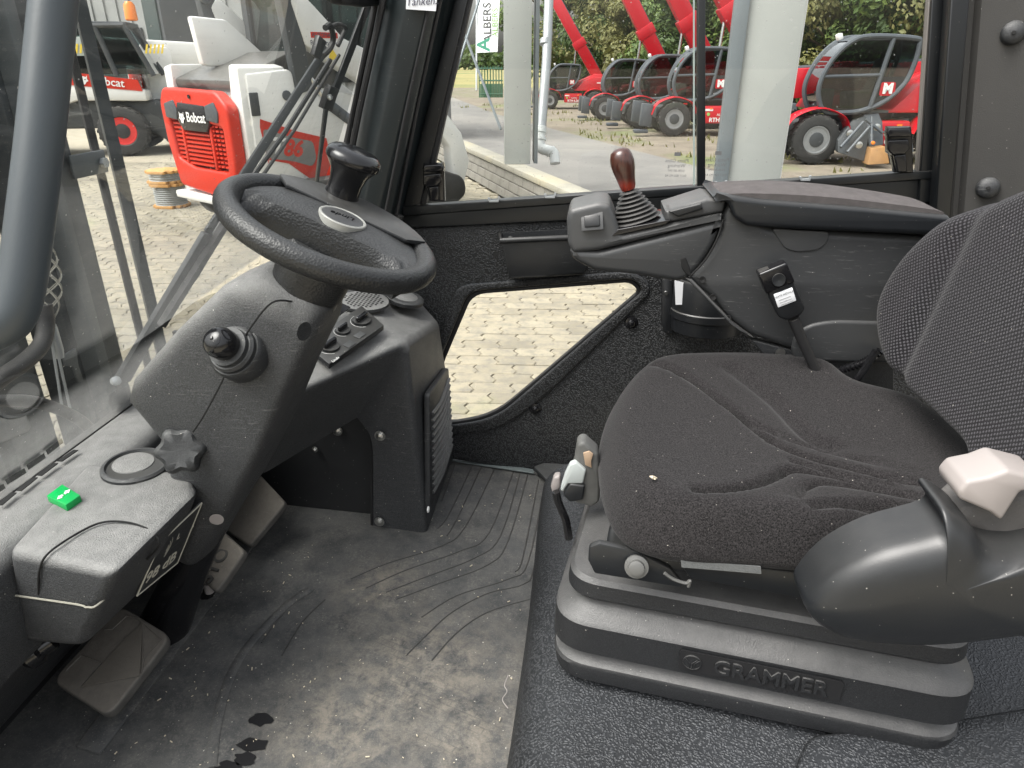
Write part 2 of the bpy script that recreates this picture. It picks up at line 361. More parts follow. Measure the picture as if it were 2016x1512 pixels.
# ---------- floor mat
def mat_floor():
    k = N('dirty_rubber_mat'); p = k.p; ob = k.tc.outputs['Object']
    base = k.mix(k.ramp(k.noise(6, 6), .3, .7), (.024,.0255,.027), (.056,.058,.060))
    grit = k.ramp(k.noise(420, 2, .7), .60, .74); film = k.ramp(k.noise(19, 12, .8), .38, .62)
    c = k.mix(k.math('MULTIPLY', film, .6), base, (.12,.116,.108))
    def blob(cx, cy, r0, r1):
        d = k.n('VectorMath', operation='DISTANCE'); k.l(ob, d.inputs[0]); d.inputs[1].default_value = (cx, cy, 0)
        return k.ramp(d.outputs['Value'], r0, r1, (1,1,1,1), (0,0,0,1))
    area = k.math('MAXIMUM', blob(-.24, .80, .04, .22), k.math('MAXIMUM', blob(-.33, .70, .03, .16), k.math('MAXIMUM', blob(-.36, 1.0, .01, .12), blob(-.15, .70, .02, .15))))
    # boot tread prints inside the muddy area
    mp = k.n('Mapping'); mp.inputs['Rotation'].default_value = (0,0,.35); mp.inputs['Scale'].default_value = (1,1,1); k.l(ob, mp.inputs[0])
    br = k.n('TexBrick'); br.inputs['Scale'].default_value = 22; br.inputs['Mortar Size'].default_value = .035; br.inputs['Mortar Smooth'].default_value = .5
    br.inputs['Color1'].default_value = (1,1,1,1); br.inputs['Color2'].default_value = (.8,.8,.8,1); br.inputs['Mortar'].default_value = (0,0,0,1); k.l(mp.outputs[0], br.inputs['Vector'])
    tread = k.mix(k.ramp(k.noise(6, 3), .40, .5), br.outputs['Color'], (1,1,1))
    mud = k.math('MULTIPLY', k.math('MULTIPLY', area, k.ramp(k.noise(28, 12, .78, dist=.3), .42, .60)), k.mix(.55, tread, (1,1,1)))
    c = k.mix(k.math('MULTIPLY', mud, .85), c, k.mix(k.noise(30, 4), (.15,.132,.108), (.27,.238,.195)))
    dust2 = k.math('MULTIPLY', k.ramp(k.noise(16, 8, .75), .48, .7), k.ramp(k.noise(200, 3), .4, .7))
    c = k.mix(k.math('MULTIPLY', dust2, .5), c, (.27,.25,.22))
    c = k.mix(k.math('MULTIPLY', grit, .45), c, (.3,.28,.25))
    v = k.n('TexVoronoi'); v.inputs['Scale'].default_value = 90; k.l(ob, v.inputs['Vector'])
    sp = k.math('MULTIPLY', k.ramp(v.outputs['Distance'], .07, .14, (1,1,1,1), (0,0,0,1)), k.ramp(k.noise(240, 1), .58, .64))
    c = k.mix(k.math('MULTIPLY', sp, .9), c, (.6,.57,.5))
    k.l(c, p.inputs['Base Color']); p.inputs['Roughness'].default_value = .68
    b = k.bump(k.noise(500, 3), .25, .001); k.l(k.bump(mud, .3, .002, b), p.inputs['Normal']); return k.m
FLOOR = mat_floor()
fm = thing('floor_mat', 'dusty black rubber floor mat with muddy boot prints between pedals and seat', 'floor mat', (-.4,.85,0))
put('mat_sheet', box_me((-.48,.83,-.02), (1.0,1.34,.04)), FLOOR, fm)
def rib_line(pix, w=.0015, h=.0012):
    P = [px(u, v, Z=.0005) for u, v in pix]; return tube(spline(P, 6), w, 6, flat=.5)
ribs = [ [(975,920),(915,1038),(868,1075),(760,1110),(690,1140)], [(1012,925),(962,1050),(905,1085),(800,1122),(720,1158)],
 [(948,918),(900,1020),(880,1055)], [(1040,930),(1000,1065),(960,1112),(860,1150),(780,1180)], [(1060,945),(1030,1095),(1015,1125)],
 [(1082,965),(1052,1115),(1030,1150),(960,1168),(890,1205),(840,1250),(800,1290)], [(1098,978),(1075,1085)], [(1048,1178),(960,1205),(900,1245),(850,1300)],
 [(930,915),(885,1010),(862,1040)], [(1025,928),(985,1055),(935,1098),(840,1135),(760,1166)], [(1072,952),(1040,1105),(1000,1140),(900,1172),(830,1215)], [(610,1160),(560,1205),(515,1265)], [(640,1180),(595,1225),(555,1290)], [(895,915),(870,985)] ]
for r_ in ribs: put('rib', rib_line(r_), RUBBER, fm)
# raised strip in front of the pedals and its rim
st = [px(u, v, Z=.003) for u, v in [(150,1470),(197,1485),(430,1175),(560,985),(520,985),(400,1130)]]
put('raised_strip', prism([p - V((0,0,.004)) for p in st], (0,0,.006), .002), FLOOR, fm)
put('curved_strip', tube(spline([px(u, v, Z=.001) for u, v in [(415,1512),(425,1430),(450,1340),(490,1270),(560,1195),(610,1160)]], 8), .008, 8, flat=.25), FLOOR, fm)
# oil drops
OIL = M('oil_spot', (.012,.012,.013), .35, vary=.1)
for i, (u, v, s) in enumerate([(512,1416,.017),(497,1466,.015),(480,1494,.016),(452,1510,.014)]):
    c = px(u, v, Z=.0018); ring = [c + V((math.cos(a)*s*(1+.6*noise.noise(V((i*3.3, 1.7*math.cos(a), 1.7*math.sin(a))))) * (1.4 if i % 2 else 1), math.sin(a)*s*.7*(1+.6*noise.noise(V((i*5.1+9, 1.9*math.cos(a), 1.9*math.sin(a))))), 0)) for a in [k*math.pi/8 for k in range(16)]]
    put('oil_spot', prism(ring, (0,0,.0006)), OIL, fm)
# ---------- straw and grit lying on the mat and seat
CHAFF = M('straw_chaff', (.55,.48,.36), .8, vary=.3)
bm = bmesh.new()
for i in range(230):
    u, v = random.uniform(150, 1050), random.uniform(960, 1512); c = px(u, v, Z=.003)
    if c.x > -.09 or c.y > 1.17 and c.x < -.31 or c.x < -.85: continue
    s = random.choice([.0008, .001, .0013, .002]); l = s*random.uniform(1, 3.2)
    bmesh.ops.create_cube(bm, size=1, matrix=Matrix.Translation(c) @ Matrix.Rotation(random.uniform(0, 6), 4, 'Z') @ Matrix.Diagonal((l, s*.7, s*.5, 1)))
ch = put('straw_bits', bmto(bm), CHAFF); tag(ch, 'scattered pale straw bits and grit on the floor mat', 'debris', kind='stuff')

# ---------- dash: beam under the windscreen, vent pod, side console
dash = thing('dashboard', 'dusty grey plastic dashboard with vent pod and heater console', 'dashboard', (-.6,.85,0))
ZT = .365
def Pz(u, v, Z): return px(u, v, Z=Z)
# beam (loft along Y)
def beam_sec(y, top=.355, xf=-.69, bot=.20):
    return [V((-.86,y,bot-.16)), V((-.80,y,.30)), V((-.80,y,.345)), V((-.775,y,top)), V((-.72,y,top+.004)), V((xf-.012,y,top)), V((xf,y,top-.014)), V((xf+.005,y,.28)), V((xf-.004,y,bot)), V((xf-.03,y,bot-.01)), V((-.80,y,bot-.16))]
put('dash_beam', bevel(loft([beam_sec(.16), beam_sec(.55), beam_sec(.9), beam_sec(1.2), beam_sec(1.46)]), .006, 2), PLAS, dash)
# under-dash bulkhead, black
put('bulkhead', box_me((-.845,.82,.12), (.03,1.3,.32)), M('black_recess', (.006,.006,.007), .7, vary=.3, specks=.4), dash)
# defrost slots in the beam by the windscreen
SLOT = M('slot_black', (.003,.003,.003), .8)
for (a, b) in [((150,888),(118,910)),((110,914),(78,938)),((70,942),(38,968)),((28,972),(0,996))]:
    p, q = Pz(a[0], a[1], ZT-.003), Pz(b[0], b[1], ZT-.003)
    put('defrost_slot', prism([p+V((-.004,0,.001)), p+V((.004,0,.001)), q+V((.004,0,.001)), q+V((-.004,0,.001))], (0,0,.0012)), SLOT, dash)
# vent pod
A_ = V((-.70,.612,ZT)); 
pod_t = [Pz(38,1052,ZT), Pz(222,1126,ZT), Pz(400,962,ZT), Pz(318,880,ZT+.002), Pz(150,905,ZT+.002)]
pod_t = [V((-.685,.612,ZT)), V((-.530,.592,ZT-.006)), V((-.520,.765,ZT-.004)), V((-.56,.81,ZT)), V((-.72,.81,ZT+.003))]
pod_b = [V((-.700,.60,.222)), V((-.615,.598,.225)), V((-.598,.765,.222)), V((-.61,.80,.222)), V((-.72,.80,.222))]
pm = mk(pod_t+pod_b, [(0,1,2,3,4),(5,6,7,8,9)]+[(i,(i+1)%5,5+(i+1)%5,5+i) for i in range(5)])
put('vent_pod', bevel(pm, .014, 4, lim=20), PLAS, dash)
# pale parting line round the pod and the pod lid seam
def seam(pix, mode, r=.0011, mat=None, par=None, name='seam', n=5):
    put(name, tube(spline([px(u, v, **m) if isinstance(m, dict) else m for (u, v), m in zip(pix, mode)], n), r, 6), mat or CREAM, par or dash)
seamp = [V((-.688,.606,.300)), V((-.60,.598,.302)), V((-.581,.592,.305)), V((-.567,.600,.308)), V((-.560,.68,.310)), V((-.552,.765,.312))]
put('parting_line', tube(spline([p+V((.0006,-.0015,0)) for p in seamp], 6), .0013, 6), CREAM, dash)
put('lid_seam', tube(spline([V((-.655,.605,.305)), V((-.640,.603,.345)), V((-.628,.612,ZT+.0005)), V((-.617,.655,ZT+.001)), V((-.600,.676,ZT+.001)), V((-.568,.680,ZT-.001)), V((-.538,.674,ZT-.007)), V((-.527,.668,ZT-.022)), V((-.549,.668,.318))], 7), .0014, 6), SLOT, dash)
# round vent on the pod
vc = Pz(268, 920, ZT+.001); vn = V((.06,-.02,1)).normalized()
vent = put('round_vent', lathe([(.046,-.004),(.046,.004),(.043,.007),(.040,.007),(.038,.003)], vc, vn, 40), PLASD, dash)
put('vent_flap', lathe([(.0,.006),(.018,.0065),(.0275,.0055),(.029,.003)], vc+V((-.006,.004,0)), vn, 32), PLAS, vent)
put('vent_ring', lathe([(.0375,.0035),(.034,.0042),(.001,.0028)], vc, vn, 36), PLASS, vent)
# green direction push button with two arrows
gb = thing('direction_button', 'square green button with two white arrows on the vent pod', 'button', Pz(128,985,ZT))
ge = (px(160,985,Z=ZT)-px(95,985,Z=ZT)).normalized()
gcs = [px(u, v, Z=ZT+.003) for u, v in [(94,984),(125,961),(161,983),(132,1003)]]
put('button_cap', prism([p-V((0,0,.004)) for p in gcs], (0,0,.011), .0015), GREEN, gb)
gx = (gcs[1]-gcs[0]).normalized(); gy = (gcs[3]-gcs[0]).normalized(); gc = sum(gcs, V())/4 + V((0,0,.0072))
for s in (1, -1):
    o = gc+gx*.0055*s+gy*.0005
    put('arrow', prism([o+gx*s*a+gy*b for a, b in [(0,-.002),(.0,-.0045),(.0065,0),(.0,.0045),(0,.002),(-.004,.002),(-.004,-.002)]], (0,0,.0008)), WHITEP, gb)
# data plate on the pod's driver face
tl, tr_, br_, bl = [px(u, v, X=x) for (u, v), x in zip([(312,1066),(394,988),(346,1106),(266,1171)], [-.552,-.532,-.585,-.592])]
pl_n = (tr_-tl).cross(bl-tl).normalized(); pl_n = pl_n if pl_n.x > 0 else -pl_n
CREAM2 = M('plate_print', (.46,.44,.37), .6, vary=.2)
plate = put('data_plate', prism([tl, tr_, br_, bl], pl_n*.003), PLASD, dash)
for a, b in ((tl,tr_),(tr_,br_),(br_,bl),(bl,tl)): put('plate_rim', tube([a+pl_n*.003, b+pl_n*.003], .0011, 6), CREAM2, plate)
ex_, ey_ = (tr_-tl), (tl-bl)
def on_plate(a, b): return bl+(br_-bl)*a+(tl-bl)*b+pl_n*.0036
put('plate_number', text('98 dB', on_plate(.42,.28), br_-bl, tl-bl, .029, .0002, sx=.95, bold=.0004), CREAM2, plate)
put('plate_symbol', text('L WA', on_plate(.74,.8), br_-bl, tl-bl, .016, .0003), CREAM2, plate)
for k in range(3): put('plate_arc', tube([on_plate(.30,.72)+(br_-bl)*(.035*k+.03)*math.cos(a)+(tl-bl)*(.07*k+.06)*math.sin(a) for a in [i*.3-1.2 for i in range(9)]], .0005, 5), CREAM, plate)

# heater console at the far side
a_t = V((-.331,1.18,.428)); l_t = px(590,772,Y=.99); m_t = px(690,725,Y=1.09)
b_t = V((-.318,1.41,.385)); c_t = px(820,582,Y=1.46); d_t = V((-.62,1.46,.47)); e_t = V((-.66,.95,.44)); 
lrb = px(840,1050,Z=0); llb = px(735,1035,Z=0); rc1 = px(735,862,Y=1.185); rc0 = px(703,822,Y=1.165); rcl = px(520,932,Y=1.03); far_b = px(890,905,Z=0)
ctr = V((-.45,1.28,.455))
vsx = [a_t, m_t, l_t, e_t, d_t, c_t, b_t, ctr, rc1, rc0, rcl, llb, lrb, far_b, V((-.318,1.46,.25)), V((-.70,.95,.20))]
fcs = [(0,1,7),(1,2,3,7),(7,3,4),(7,4,5),(7,5,6,0),(0,12,11,8),(0,8,9,1),(1,9,10,2),(0,6,14,13,12),(6,5,14),(2,10,15,3)]
cm = mk(vsx, fcs); put('heater_console', bevel(cm, .014, 4, lim=18), PLAS, dash)
put('footwell_panel', prism([V((-.84,1.255,.001)), V((-.34,1.225,.001)), V((-.34,1.225,.36)), V((-.84,1.255,.40))], (0,.01,0)), M('gloss_recess_panel', (.016,.0165,.0175), .4, vary=.4, specks=.7), dash)
put('footwell_post', tube([px(734,862,Y=1.196), px(734,1035,Y=1.196)], .005, 6), RUBBER, dash)
BOLT = [(0,.006),(.003,.0058),(.0075,.004),(.008,.001),(.011,.001),(.011,-.001)]
for u, v, y in ((748,858,1.178),(747,1027,1.183),(664,848,1.228),(620,885,1.231)):
    put('bolt', lathe(BOLT if v != 885 else [(r*.6, h) for r, h in BOLT], px(u, v, Y=y), (0,-1,0), 14), STEEL, dash)
# side louvre grille on the driver side of the console
xl = -.310
gl = [px(u, v, X=xl) for u, v in [(842,775),(880,722),(889,905),(843,1003)]]
lo2 = [(p.y, p.z) for p in gl]
lg = put('side_louvre', prism([V((xl-.008, y, z)) for y, z in rnd(lo2, [.012,.012,.004,.004])], (.012,0,0), .003), PLASD, dash)
for k in range(12):
    t = .2+k*.063; p = gl[0].lerp(gl[3], t); q = gl[1].lerp(gl[2], t-.10)
    pm_ = (p+q)/2-V((0,0,.012)); put('louvre_fin', tube(spline([V((xl+.006,a.y,a.z)) for a in (p+(q-p)*.08, pm_, q-(q-p)*.06)], 5), .0038, 6), PLAS, lg)
put('louvre_foot', lathe([(0,.004),(.006,.003),(.007,0)], px(842,1003,X=xl+.004), (1,0,0), 10), WHITEP, lg)
# speaker grille
sn = V((.12,-.05,1)).normalized()
spc = px(716,594,Z=.462); spk = put('speaker_grille', lathe([(.050,-.003),(.050,.003),(.046,.0045),(0,.005)], spc, sn, 36), PLAS, dash)
sx_, sy_, _ = frame(sn)
for i in range(-5, 6):
    for j in range(-5, 6):
        a, b = i*.0085+(j % 2)*.0042, j*.0075
        if a*a+b*b < .039**2: put('grille_hole', lathe([(.0024,.0),(.0024,.0008)], spc+sx_*a+sy_*b+sn*.0046, sn, 8), SLOT, spk)
vc2 = px(797,588,Z=.448); v2 = put('round_vent', lathe([(.040,-.004),(.040,.003),(.036,.006),(.033,.006)], vc2, V((.25,-.02,1)), 32), PLASD, dash)
put('vent_flap', lathe([(.033,.003),(.02,.009),(0,.010)], vc2, V((.25,-.02,1)), 28), PLAS, v2)
# heater control panel with three knobs
hn = V((.16,-.22,1)).normalized()
hp = [pxp(u, v, px(690,660,Z=.450), hn) for u, v in [(648,722),(756,645),(712,606),(600,682)]]
hpan = put('heater_panel', prism([p-hn*.006 for p in hp], hn*.012, .002), PLASS, dash)
hx = (hp[1]-hp[0]).normalized(); hy = hn.cross(hx); 
def onp(u, v, h=.0064): return pxp(u, v, px(690,660,Z=.450)+hn*h, hn)
for u, v, s in ((712,632,1),(675,652,.78),(650,683,1)):
    kb = put('heater_knob', lathe([(.0175*s,0),(.0165*s,.004),(.013*s,.0045),(.0,.0045)], onp(u, v), hn, 28), PLASS, hpan)
    o = onp(u, v)+hn*.004; put('knob_grip', bevel(prism([o+hx*a*s+hy*b*s for a, b in [(-.015,-.004),(.015,-.004),(.015,.004),(-.015,.004)]], hn*.011), .003, 3), GLOSS, kb)
    put('knob_scale', tube([onp(u, v, .0066)+(hx*math.cos(a)+hy*math.sin(a))*.0205*s for a in [.9+i*.3 for i in range(12)]], .0003, 5), WHITEP, kb)
for u, v in ((708,660),(688,678)): put('blank_switch', prism([onp(u, v)+hx*a+hy*b for a, b in [(-.010,-.007),(.010,-.007),(.010,.007),(-.010,.007)]], hn*.0012, .0005), PLASD, hpan)
put('panel_mark', text('Linde', onp(660,708), hx, hy, .008, .0002, shear=.3), WHITEP, hpan)
put('panel_window', prism([onp(u, v, .0) for u, v in [(655,632),(690,606),(668,596),(636,618)]], hn*.002), GLOSS, hpan)

# ---------- steering column with shroud, tube, boots and knobs
TH = R(28.5); HUB = px(652,455,Y=.85); AN = V((math.sin(TH),0,math.cos(TH))); E1 = V((math.cos(TH),0,-math.sin(TH))); E2 = V((0,1,0))
TW = R(24); WN = V((math.sin(TW),0,math.cos(TW))); WE = V((math.cos(TW),0,-math.sin(TW)))
colm = thing('steering_column', 'grey plastic steering column shroud rising from the footwell', 'steering column', HUB-AN*.79)
secs = []
for t, back, fwd, hw, n_ in [(.080,.030,.048,.044,2.8),(.088,.043,.064,.056,3.6),(.12,.046,.088,.065,6),(.20,.042,.118,.070,8),(.30,.044,.150,.073,9),(.33,.043,.148,.073,9),(.365,.042,.095,.071,7),(.42,.039,.066,.068,6),(.48,.034,.055,.064,3.2),(.555,.028,.040,.058,3),(.58,.020,.030,.046,2.6)]:
    secs.append(sel(HUB-AN*t, E1, E2, back, hw, n_, 40, a2=fwd))
put('shroud', loft(secs, True, 60), PLAS, colm)
put('column_tube', lathe([(.03,.50),(.032,.62),(.036,.70),(.044,.80)], HUB, -AN, 24), GLOSS, colm)
put('seam', tube(spline([px(u, v, Y=y) for u, v, y in [(580,594,.80),(535,596,.779),(490,650,.773),(462,700,.772),(430,765,.771),(400,820,.770),(380,850,.771)]], 6), .0012, 6), SLOT, colm)
put('screw_recess', lathe([(.011,.0008),(.006,.001),(0,-.001)], px(598,652,X=HUB.x+.012), (.9,-.4,-.1), 16), PLASD, colm)
put('screw_recess', lathe([(.010,.003),(.006,.0035),(0,.002)], px(427,1020,Y=.786), (.3,-1,-.1), 16), LGREY, colm)
# gear direction lever knob with rubber boot
kd = V((-.12,-.75,.62)).normalized(); kb0 = px(466,692,Y=.776)
lever = thing('column_lever', 'glossy black ball knob on a ribbed boot on the column shroud', 'lever', kb0)
put('boot', lathe([(.036,-.02),(.036,.002),(.033,.006),(.031,.006),(.031,.012),(.028,.015),(.026,.015),(.025,.021),(.020,.022)], kb0, kd, 32), PLASD, lever)
put('knob', lathe([(.015,.016),(.0175,.019),(.0195,.025),(.0197,.037),(.0178,.044),(.0128,.0495),(.006,.052),(.0025,.0522),(.002,.0538),(0,.054)], kb0, kd, 32), GLOSS, lever)
# star grip
kn = V((.30,-.85,.42)).normalized(); sc0 = px(362,885,Y=.782)
sg = thing('star_knob', 'dusty grey star grip knob clamping the column tilt', 'knob', sc0); kx, ky, _ = frame(kn)
def star(r, h): return [sc0+kn*h+(kx*math.cos(a)+ky*math.sin(a))*(r*(1+.11*math.cos(6*a))) for a in [2*math.pi*i/48 for i in range(48)]]
put('grip', loft([star(.018,-.02), star(.019,.0), star(.028,.006), star(.031,.012), star(.030,.020), star(.024,.025), star(.012,.0235)], True, 50), PLASD, sg)

# ---------- steering wheel
sw = thing('steering_wheel', 'small black leather steering wheel with round maker emblem', 'steering wheel', HUB)
RW = .1255
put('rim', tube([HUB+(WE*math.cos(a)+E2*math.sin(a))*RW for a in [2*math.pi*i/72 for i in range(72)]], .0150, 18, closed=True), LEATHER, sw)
rows = []
for i in range(25):
    s = -1+2*i/24; x = s*.118; hw0 = .052+.048*abs(s)**2.4; yb = -(.022+.070*abs(s)**9); yt = .070+.030*abs(s)**2.0
    lim = math.sqrt(max(.0001, .121**2-x*x)); yb, yt = max(yb, -lim), min(yt, lim)
    row = []
    for j in range(17):
        q = -1+2*j/16; y = yb+(yt-yb)*(j/16); h = (.020*(1-abs(q)**3.5)*(1-.55*s*s)-.004) if y > -.012 else .015*(1-.55*s*s)-.055*(1-.85*s*s)*min(1, (-.012-y)/.018)**1.5
        row.append(HUB+WE*x+E2*y+WN*h)
    rows.append(row)
vs_ = [p for r_ in rows for p in r_]; fs_ = [(i*17+j, i*17+j+1, (i+1)*17+j+1, (i+1)*17+j) for i in range(24) for j in range(16)]
nb = len(vs_); vs_ += [p-WN*(.020+.0) for p in vs_]; fs_ += [tuple(nb+a for a in f) for f in fs_[:24*16]]
edge = [j for j in range(17)]+[i*17+16 for i in range(1, 25)]+[24*17+j for j in range(15, -1, -1)]+[i*17 for i in range(23, 0, -1)]
fs_ += [(edge[i], edge[(i+1) % len(edge)], nb+edge[(i+1) % len(edge)], nb+edge[i]) for i in range(len(edge))]
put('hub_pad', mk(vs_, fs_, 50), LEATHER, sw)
pl_ = [WE*.085+E2*.045, ]+[WE*(.128*math.cos(a))+E2*(.128*math.sin(a)) for a in [R(34)+i*R(112)/16 for i in range(17)]]+[WE*-.085+E2*.045]
put('wheel_plate', prism([HUB+p+WN*.011 for p in pl_], WN*.0065, .002), PLASS, sw)
em = put('emblem_ring', lathe([(.0310,.008),(.0308,.0172),(.0298,.0182),(.0276,.0182),(.0268,.0174),(.026,.0172),(0,.0172)], HUB+WE*.004+E2*.018, WN, 40), M('emblem_grey_ring', (.30,.30,.28), .4, .1), sw)
put('emblem_face', lathe([(.0268,.0176),(.019,.0186),(0,.0190)], HUB+WE*.004+E2*.018, WN, 32), M('emblem_blue_black', (.016,.02,.028), .35, vary=.3, dust=.3), em)
put('emblem_text', text('Linde', HUB+WE*.004+E2*.018+WN*.0192, WE*-.95-E2*.3, E2*-.95+WE*.3, .0145, .0002, shear=.3), GLOSS, em)
put('wheel_boss', lathe([(.040,.024),(.050,.034),(.050,.045),(.049,.058),(.047,.082)], HUB, -AN, 36), LEATHER, sw)
put('boss_collar', lathe([(.044,.08),(.044,.105)], HUB, -AN, 30), PLASS, sw)
kc = pxp(666,405,HUB,WN)
kn_ = thing('spinner_knob', 'black mushroom spinner knob on the steering wheel', 'knob', kc)
put('knob_stem', lathe([(.028,-.006),(.0265,.004),(.0225,.024),(.0225,.036),(.026,.050),(.033,.060),(.0365,.064)], kc, WN, 32), GLOSS, kn_)
put('knob_cap', lathe([(.0365,.0645),(.0375,.068),(.0365,.074),(.031,.079),(.019,.082),(0,.0828)], kc, WN, 36), GLOSS, kn_)
# ---------- pedals
PED = M('worn_pedal_rubber', (.070,.066,.060), .7, vary=.6, vscale=26, bump=.25, bscale=350, dust=.55, dustcol=(.20,.175,.145), specks=.5)
def pedal(label, quad, zs, th=.018, r=.02):
    P = [px(u, v, Z=z) for (u, v), z in zip(quad, zs)]; c = sum(P, V())/4
    t = thing('pedal', label, 'pedal', V((c.x, c.y, 0)), group='pedals on the footwell floor')
    ex = (P[1]-P[0]).normalized(); ey = P[3]-P[0]; ey = (ey-ex*ey.dot(ex)).normalized(); ez = ex.cross(ey); ez = ez if ez.z > 0 else -ez
    lp = [((p-c).dot(ex), (p-c).dot(ey)) for p in P]
    put('pad', slab([rnd(lp, r)], c-ez*th/2, ex, ey, th, .004), PED, t)
    put('pedal_arm', tube([c-ez*.012, V((c.x-.05, c.y+.015, .004))], .013, 8), GLOSS, t)
    return t, c, ex, ey, ez
t1, c1, x1, y1, z1 = pedal('large worn rubber pedal below the vent pod', [(212,1412),(100,1340),(238,1192),(336,1252)], [.055,.06,.10,.095])
k1 = lambda a, b, h=.0012: c1+x1*a+y1*b+z1*h
hx1 = max(abs((px(212,1412,Z=.055)-c1).dot(x1)), .03)
ln = (px(336,1252,Z=.095)-px(212,1412,Z=.055)).length
dl = lambda u, v: pxp(u, v, c1+z1*.0008, z1)
put('tread_panel', prism([dl(u, v) for u, v in [(282,1225),(243,1262),(160,1354),(276,1330)]], z1*.0022, .0008), M('pedal_recess_dirt', (.11,.098,.082), .75, vary=.4, vscale=18, bump=.3, bscale=300), t1)
for pth in ([(205,1240),(222,1238),(250,1212),(272,1218)],[(160,1290),(200,1305),(160,1352),(275,1330)],[(272,1218),(318,1258),(284,1295),(278,1325)],[(282,1225),(281,1318)],[(240,1262),(282,1225)],[(130,1320),(160,1290)]):
    put('tread_edge', tube([dl(u, v) for u, v in pth], .0012, 6), PED, t1)
t2, c2, x2, y2, z2 = pedal('middle brake pedal with raised STOP lettering', [(424,1168),(383,1128),(432,1040),(482,1085)], [.075,.08,.125,.12], .016, .012)
sxv = (px(458,1062,Z=.12)-px(404,1148,Z=.08)).normalized()
put('stop_letters', text('STOP', c2+z2*.001, sxv, z2.cross(sxv), .042, .0008, sx=.85, bold=.0006), RUBBER, t2)
put('pedal_pin', lathe([(.008,0),(.008,.02)], px(413,1165,Z=.05), (0,0,1), 12), LGREY, t2)
t3, c3, x3, y3, z3 = pedal('muddy far pedal beside the footwell recess', [(490,1075),(440,1040),(512,935),(562,988)], [.05,.055,.11,.10], .016, .012)
hk = thing('hose_fitting', 'small black glossy fitting under the left end of the dashboard', 'fitting', px(45,1300,X=-.70))
put('fitting', lathe([(.014,0),(.02,.006),(.02,.02),(.014,.024),(.014,.04)], px(45,1297,X=-.72), (.6,.5,.3), 14), GLOSS, hk)

# ---------- engine hood under the seat (pebbled vinyl)
hood = thing('engine_hood', 'pebbled black vinyl engine hood under the seat', 'engine hood', (.4,.75,0))
HZ = .125
def hood_me(x0, x1, y0, y1, zt, r, front_lean=.02, nx=40):
    rows = []
    prof = [(0.0, -.05), (0.0, zt-r)] + [(r-r*math.cos(a), zt-r+r*math.sin(a)) for a in [i*math.pi/2/8 for i in range(1, 9)]]
    prof = [(d+front_lean*max(0, z)/zt*.9, z) for d, z in prof]
    xs = [x0+d for d, z in prof]; zs = [z for d, z in prof]
    m = 18
    for i in range(m+1): xs.append(xs[len(prof)-1]+(x1-xs[len(prof)-1])*(i+1)/(m+1)); zs.append(zt)
    ys = [y0+(y1-y0)*j/48 for j in range(49)]
    vs_, fs = [], []
    for j, y in enumerate(ys):
        for x, z in zip(xs, zs):
            drop = max(0, (y0+.06-y)/.06); zz = z - .05*drop**2 if z > .02 else z
            wob = .006*noise.noise(V((x*4, y*4, 1)))+.004*math.sin(y*9)
            vs_.append(V((x+wob*(z > 0), y, zz+wob*.6)))
    n = len(xs)
    for j in range(48):
        for i in range(n-1): fs.append((j*n+i, j*n+i+1, (j+1)*n+i+1, (j+1)*n+i))
    return mk(vs_, fs, 60)
put('hood_cover', hood_me(-.085, 1.1, .12, 1.30, HZ, .075), VINYL, hood)
lip = [px(u, v, Z=.130) for u, v in [(1560,1540),(1590,1468),(1660,1452),(1850,1432),(2016,1405),(2150,1385)]]
lp_ = spline(lip, 6); nl = len(lp_); vs_ = []
for p in lp_:
    for dz, dy in ((-.01,.004),(.008,.001),(.016,-.008),(.018,-.03),(.012,-.10),(-.01,-.2)): vs_.append(p+V((0,dy,dz)))
put('hood_side_flap', mk(vs_, [(i*6+j, i*6+j+1, (i+1)*6+j+1, (i+1)*6+j) for i in range(nl-1) for j in range(5)], 60), VINYL, hood)
put('frayed_thread', tube(spline([px(u, v, Z=.03)+V((-.006,0,.0)) for u, v in [(1008,1330),(1001,1350),(1006,1362),(997,1378),(1008,1395)]], 5), .0008, 5), LGREY, hood)

# ---------- driver seat
seat = thing('driver_seat', 'black cloth suspension seat with rubber bellows base on the engine hood', 'seat', (.22,.85,HZ))
# bellows: rings of a rounded rectangle turned by the seat's angle
SA = R(-9); sX = V((math.cos(SA), math.sin(SA), 0)); sY = V((-math.sin(SA), math.cos(SA), 0))
def ring(z, grow, c0=V((.250,.862,0)), hx=.252, hy=.195, r=.055, shift=V((0,0,0))):
    lp = rnd([(-hx-grow,-hy-grow),(hx+grow,-hy-grow),(hx+grow,hy+grow),(-hx-grow,hy+grow)], r+grow*.6, 9)
    return [c0+shift+sX*a+sY*b+V((0,0,z)) for a, b in lp]
prof = [(.132,-.030),(.136,-.006),(.140,.000),(.163,.003),(.168,.001),(.177,-.014),(.181,-.017),(.185,-.014),(.189,.000),(.193,.004),(.236,.002),(.241,-.002),(.256,-.028),(.260,-.031),(.264,-.028),(.268,-.014),(.272,-.012),(.292,-.014),(.298,-.019),(.303,-.06)]
put('bellows', loft([ring(z, g) for z, g in prof], True, 32), BELL, seat)
put('base_rail', loft([ring(.120,-.015), ring(.142,-.015)], True), GLOSS, seat)
